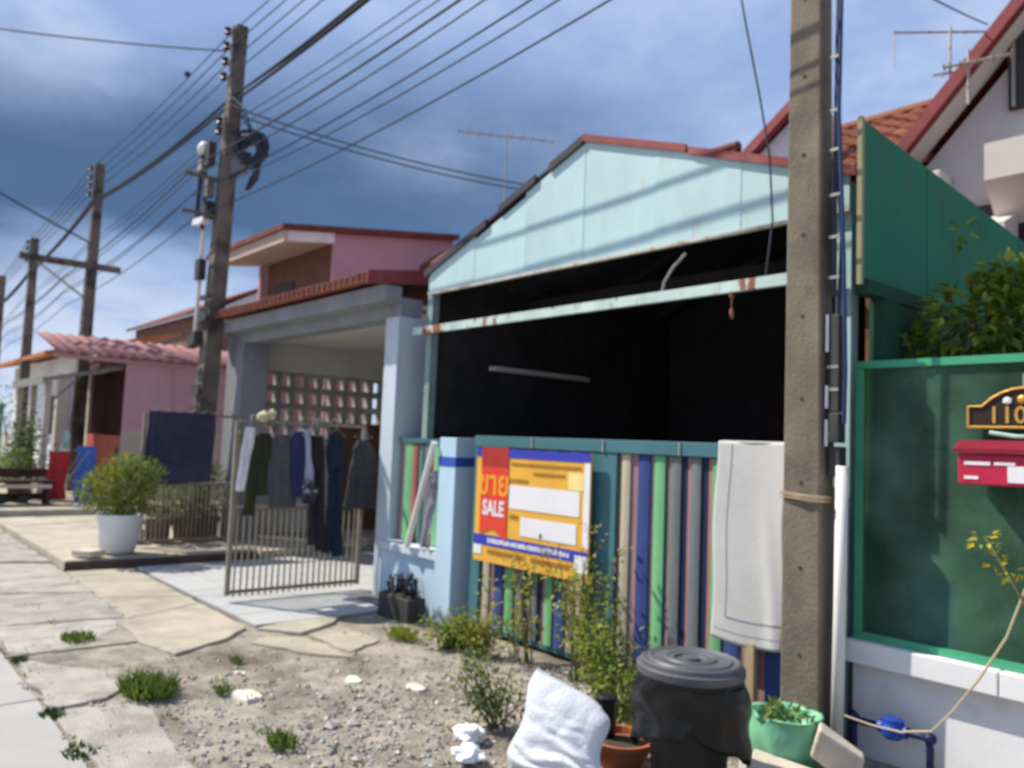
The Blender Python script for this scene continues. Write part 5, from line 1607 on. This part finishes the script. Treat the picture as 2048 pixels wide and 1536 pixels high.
def sackpt(u, v, side):
    a, c = (u-.5)*2, (v-.5)*2
    p = BL.lerp(BR, u).lerp(TL.lerp(TR, u), v)
    k_ = (abs(a)*abs(c))**3*(.25 if u < .5 and v > .5 else 1.0)
    p -= ((BR-BL)*a*.07+(TL-BL)*c*.07)*k_
    p += (TL-BL).normalized()*(.012*abs(a)**4*(v-.2))+(BR-BL).normalized()*(.018*math.sin(v*8+1)*(a))
    bul = (max(0, 1-abs(a)**2.6)*max(0, 1-max(0, c)**2.2)*min(1, .55+v*3))**.6
    # creases that run down from the corners, and crumpling
    w1 = abs(noise.noise(Vector((a*1.1+c*.9, c*1.5-a*1.0, 3.0+side))))
    w2 = abs(noise.noise(Vector((a*1.6+c*1.2, c*5.0, 8.0+side))))*max(0, min(1, .75-c))
    cr_ = .012*(w1-.2)+.016*(w2-.1)+.007*math.sin(c*19+a*3+6*noise.noise(Vector((a*1.3, c*1.5, 4))))*max(0, min(1, .5-c))
    q = p+un*side*(.066*bul+cr_*min(1, bul*1.6))
    q.z = max(.002, q.z)
    return q


b = MB()
b.grid(36, 48, lambda u, v: sackpt(u, v, 1))
b.grid(36, 48, lambda u, v: sackpt(1-u, v, -1))
b.build('sack_body', sack_m, sk, smooth=True)
MB().tube([sackpt(u/10, 1, 0) for u in range(11)], .005, 5).build('top_seam', sack_m, sk)
for i, (x, y, z, lb) in enumerate(((-3.33, 2.66, .05, 'scrap of white plastic litter left of the sack, upper piece'), (-3.14, 2.50, .02, 'white plastic litter at the bottom edge left of the sack'))):
    rr = random.Random(60+i)
    b = MB()
    bm_ = bmesh.new()
    bmesh.ops.create_icosphere(bm_, subdivisions=4, radius=1)
    bm_.verts.index_update()
    vs = []
    for v in bm_.verts:
        c_ = v.co
        k = 1+.55*noise.noise(c_*1.6+Vector((i*5, 0, 0)))-.35*abs(noise.noise(c_*3.4+Vector((0, i*5, 2))))
        vs.append((x+c_.x*.085*k, y+c_.y*.07*k, max(.001, .045+c_.z*(.05 if i == 0 else .035)*k)))
    b.add(vs, [tuple(v.index for v in f.verts) for f in bm_.faces])
    bm_.free()
    o = b.build('plastic_litter', litter_m, base=(x, y, 0), smooth=True)
    tag(o, lb, 'litter')

# terracotta pot with a dark stump
tp = thing('terracotta_pot', 'wide terracotta bowl with dark soil between sack and bin', 'plant pot', (-2.73, 3.08, 0))
c = (-2.70, 3.10, 0)
MB().lathe(c, [(.10, 0), (.15, .09), (.165, .11), (.17, .135), (.15, .135), (.14, .10), (.10, .09), (0, .09)], 28).build('bowl', terracotta, tp, smooth=False)
MB().lathe(c, [(.138, .096), (.08, .107), (0, .11)], 18).build('soil', dark_soil, tp)
tag(MB().lathe((-2.80, 3.10, .1), [(.045, 0), (.055, .10), (.05, .18), (.06, .2), (.04, .21)], 10).build('black_stump', black_plastic, base=(-2.80, 3.10, .1)), 'short black stump standing in the terracotta bowl', 'stump')

# black bin
bn = thing('black_bin', 'round black rubbish bin with a ridged grey lid and a hanging liner', 'bin', (-2.27, 3.08, 0))
bc = Vector((-2.275, 3.075, 0))
MB().lathe(bc, [(.155, 0), (.16, .02), (.192, .50), (.197, .52)], 36).build('bin_body', black_plastic, bn, smooth=True)
lid = MB().lathe(bc, [(.238, .545), (.243, .555), (.243, .580), (.228, .588), (.224, .604), (.214, .610), (.205, .604), (.190, .603), (.180, .612), (.170, .606), (.120, .609), (.110, .617), (.100, .611), (.075, .612), (.070, .602), (.045, .602), (.040, .616), (.02, .618), (0, .618)], 48).build('lid', lid_plastic, bn)


def liner(i, a, r, z):
    t = i/11
    f_ = noise.noise(Vector((math.cos(a)*2.2, math.sin(a)*2.2, t*2.5)))
    return .030*f_*(.25+t)+.008*abs(math.sin(a*11+3*f_))*t+.030*max(0, math.cos(a-3.75))**5*math.sin(min(1, t*1.5)*3.1)+.040*max(0, math.cos(a-.45))**4*math.sin(t*2.6)


prof = [(.226-.004*(k/11), .545-.27*k/11) for k in range(12)]
lb_ = MB().lathe(bc, prof, 60, liner)
lb_.f = [f for f in lb_.f if len(f) == 4]
for i, v in enumerate(lb_.v):
    row, j = divmod(i, 60)
    a = 2*math.pi*j/60
    v.z += (-.05*math.sin(a*2+.5)-.03*noise.noise(Vector((math.cos(a)*3, math.sin(a)*3, 5)))*2)*(row/11)
o = lb_.build('liner', bag_plastic, bn, smooth=True)
md = o.modifiers.new('thickness', 'SOLIDIFY')
md.thickness = .004
MB().tube([bc+Vector((.225*math.cos(a), .225*math.sin(a), .535)) for a in [k*6.2832/24 for k in range(25)]], .014, 6).build('rolled_edge', bag_plastic, bn, smooth=True)

# green bag planter
gb = thing('green_bag', 'mint green plastic bag folded open as a planter by the near pole', 'planter', (-2.19, 3.78, 0))


def gwob(i, a, r, z):
    return .012*math.sin(a*5+i*.8)+.008*math.sin(a*9+i)


gcn = Vector((-2.185, 3.74, 0))
MB().lathe(gcn, [(.10, 0), (.15, .05), (.168, .14), (.17, .21), (.155, .255), (.165, .275), (.17, .268), (.15, .262), (.135, .235), (.125, .19), (.0, .185)], 36, gwob).build('bag', greenbag_m, gb, smooth=True)
MB().lathe(gcn, [(.12, .188), (.06, .20), (0, .205)], 14).build('soil', dark_soil, gb)
tag(MB().leaves([(gcn+Vector((-.02, 0, .26)), (.10, .10, .05))], 130, .05, .02, random.Random(71)).build('seedling', LG, base=gcn+Vector((0, 0, .2))), 'small green seedlings sprouting in the mint green bag', 'seedling')


def rough_block(name, label, c, ux, uy, uz, mat, seed):
    rr = random.Random(seed)
    b = MB().obox(c, ux, uy, uz)
    for v in b.v:
        v += Vector((rr.uniform(-.012, .012), rr.uniform(-.012, .012), rr.uniform(-.008, .008)))
    return tag(b.build(name, mat, base=c, bevel=.012), label, 'block')


rough_block('concrete_block', 'pale concrete block leaning against the green bag and near pole', (-1.915, 3.73, .155), (.085, .05, -.055), (-.03, .055, 0), (.02, 0, .075), block_m, 1)
rough_block('concrete_block', 'larger grey and cream concrete block lowest before the green bag', (-2.03, 3.50, .045), (.16, .06, -.02), (-.05, .12, 0), (.01, -.01, .065), block_m, 2)
rough_block('concrete_block', 'broken grey concrete block half hidden under the cream one', (-2.17, 3.47, .03), (.07, .05, .02), (-.05, .08, 0), (0, 0, .055), block_g, 3)
tag(MB().box(-2.665, -2.60, 4.10, 4.14, -.02, .47).build('short_stake', wood, base=(-2.63, 4.12, 0), bevel=.004), 'short wooden stake below the hem of the white towel', 'stake')

# water meter
wm = thing('water_meter', 'blue water meter on dark pipes at the foot of the white wall', 'water meter', (-1.86, 4.12, .1))
MB().tube([(-2.03, 4.12, -.02), (-2.03, 4.12, .19), (-2.02, 4.12, .215), (-1.97, 4.12, .215)], .02, 10).build('pipe', pipe_navy, wm)
MB().tube([(-1.97, 4.12, .215), (-1.70, 4.12, .225), (-1.665, 4.12, .22), (-1.655, 4.12, .18), (-1.655, 4.12, -.02)], .018, 10).build('pipe', pipe_navy, wm)
MB().blob((-2.03, 4.12, .225), .035, .035, .035, .05).build('elbow', pipe_navy, wm, smooth=True)
MB().blob((-1.655, 4.12, .225), .035, .035, .035, .05).build('elbow', pipe_navy, wm, smooth=True)
MB().lathe((-1.83, 4.12, .175), [(.035, 0), (.055, .02), (.058, .06), (.05, .075), (.048, .095), (.03, .10), (0, .10)], 18).build('meter_body', meter_blue, wm)
MB().tube([(-1.90, 4.12, .218), (-1.76, 4.12, .222)], .03, 10).build('coupling', meter_blue, wm)
tag(MB().tube([(-1.70, 4.07, .27), (-1.75, 4.05, .245), (-1.60, 4.0, .30), (-1.5, 3.97, .42), (-1.38, 3.95, .60), (-1.27, 3.94, .80), (-1.2, 3.93, 1.0), (-1.1, 3.93, 1.3)][1:], .0055, 6).build('thin_hose', rope_m, base=(-1.6, 4, .3)), 'thin beige hose drooping from the fence to the water meter', 'hose')
tag(MB().tube([(-1.75, 4.05, .24), (-1.9, 4.04, .235), (-2.03, 4.02, .25)], .0055, 6).build('thin_hose', rope_m, base=(-1.9, 4, .24)), 'short beige hose end lying across the dark meter pipes', 'hose')

# ================================================================== FAR LEFT CLUTTER
be = thing('wooden_bench', 'low dark wooden bench with pots at the far left', 'bench', (-15.3, 2.6, .215))
MB().box(-15.55, -15.15, 1.8, 3.0, .58, .63).build('seat', wood_dark, be, bevel=.005)
MB().box(-15.62, -15.57, 1.8, 3.0, .66, .80).build('backrest', wood_dark, be, bevel=.005)
for x in (-15.5, -15.2):
    for y in (1.85, 2.95):
        MB().box(x-.03, x+.03, y-.03, y+.03, .21, .578).build('leg', wood_dark, be)
MB().box(-15.48, -15.42, 1.9, 2.9, .30, .40).build('stretcher', wood_dark, be)
MB().box(-15.14, -15.11, 1.82, 2.98, .50, .56).build('apron_board', pink_pale, be)
for i, (x, y, l) in enumerate(((-15.9, 2.0, 'leafy potted plant behind the dark bench, at its left end'), (-15.9, 2.6, 'leafy potted plant behind the dark bench, at its right end'))):
    potted(l, x, y, .215, .15, .35, .55, 300, LG if i else LB, clay, 80+i)
tag(MB().blob((-15.35, 2.3, .32), .14, .2, .10, .2).blob((-15.35, 2.65, .32), .12, .12, .09, .2).build('clutter_sack', box_dark, base=(-15.35, 2.4, .215)), 'dark lumpy sack stored under the wooden bench', 'sack')
dr = thing('drying_rack', 'folding metal drying rack with crossed legs at the far left', 'drying rack', (-15.55, 3.35, .215))
for x in (-15.75, -15.35):
    MB().tube([(x, 3.02, .215), (x, 3.55, 1.12)], .012, 6).build('leg', metal, dr)
    MB().tube([(x, 3.55, .215), (x, 3.02, 1.12)], .012, 6).build('leg', metal, dr)
for y in (3.02, 3.55, 3.2, 3.4):
    MB().tube([(-15.75, y, 1.12), (-15.35, y, 1.12)], .010, 6).build('rail', metal, dr)
for nm, y0, y1, z0, z1, xx, mt, lb in (('red_cloth', 2.93, 3.24, .30, 1.10, -15.33, cloth('red_cloth', (0.360, 0.030, 0.035)), 'red cloth hanging on the drying rack'),
                                       ('blue_cloth', 3.36, 3.66, .24, 1.20, -15.36, cloth('bright_blue_cloth', (0.060, 0.140, 0.480)), 'bright blue cloth hanging on the drying rack'),
                                       ('pale_cloth', 3.20, 3.30, .85, 1.45, -15.72, cloth('pale_teal_cloth', (0.350, 0.550, 0.520)), 'pale teal cloth hanging between the red and the blue cloth')):
    b = MB().grid(14, 14, lambda u, v: Vector((xx+.03*math.sin(u*11+v)*v, y0+(y1-y0)*u+.02*math.sin(v*7), z1-(z1-z0)*v)))
    o = b.build(nm, mt, base=(xx, y0, z1), smooth=True)
    md = o.modifiers.new('thickness', 'SOLIDIFY')
    md.thickness = .01
    tag(o, lb, 'cloth')
for i, (x, y, h, l) in enumerate(((-17.2, 2.75, 1.9, 'climbing plant on the left awning post of the far house'), (-16.6, 2.9, 1.5, 'leafy plant under the awning of the far house'), (-21.5, 3.4, .7, 'low green shrub by the white house, at the left'), (-20.4, 3.2, .6, 'low green shrub by the white house, at the right'))):
    shrub(l, (x, y, .2), h, .35, 8, 500, .09, LG if i != 1 else LD, name='plant', cat='plant', seed=90+i, cl=.2, r0=.012)
tag(MB().tube([(-22.3, 3.2, .1), (-22.3, 3.2, 1.9)], .05, 8).blob((-22.3, 3.2, 1.95), .09, .09, .09, .1).build('green_post', M('far_green_post', (.06, .28, .22), .7), base=(-22.3, 3.2, .1)), 'thin green post in front of the white house', 'post')
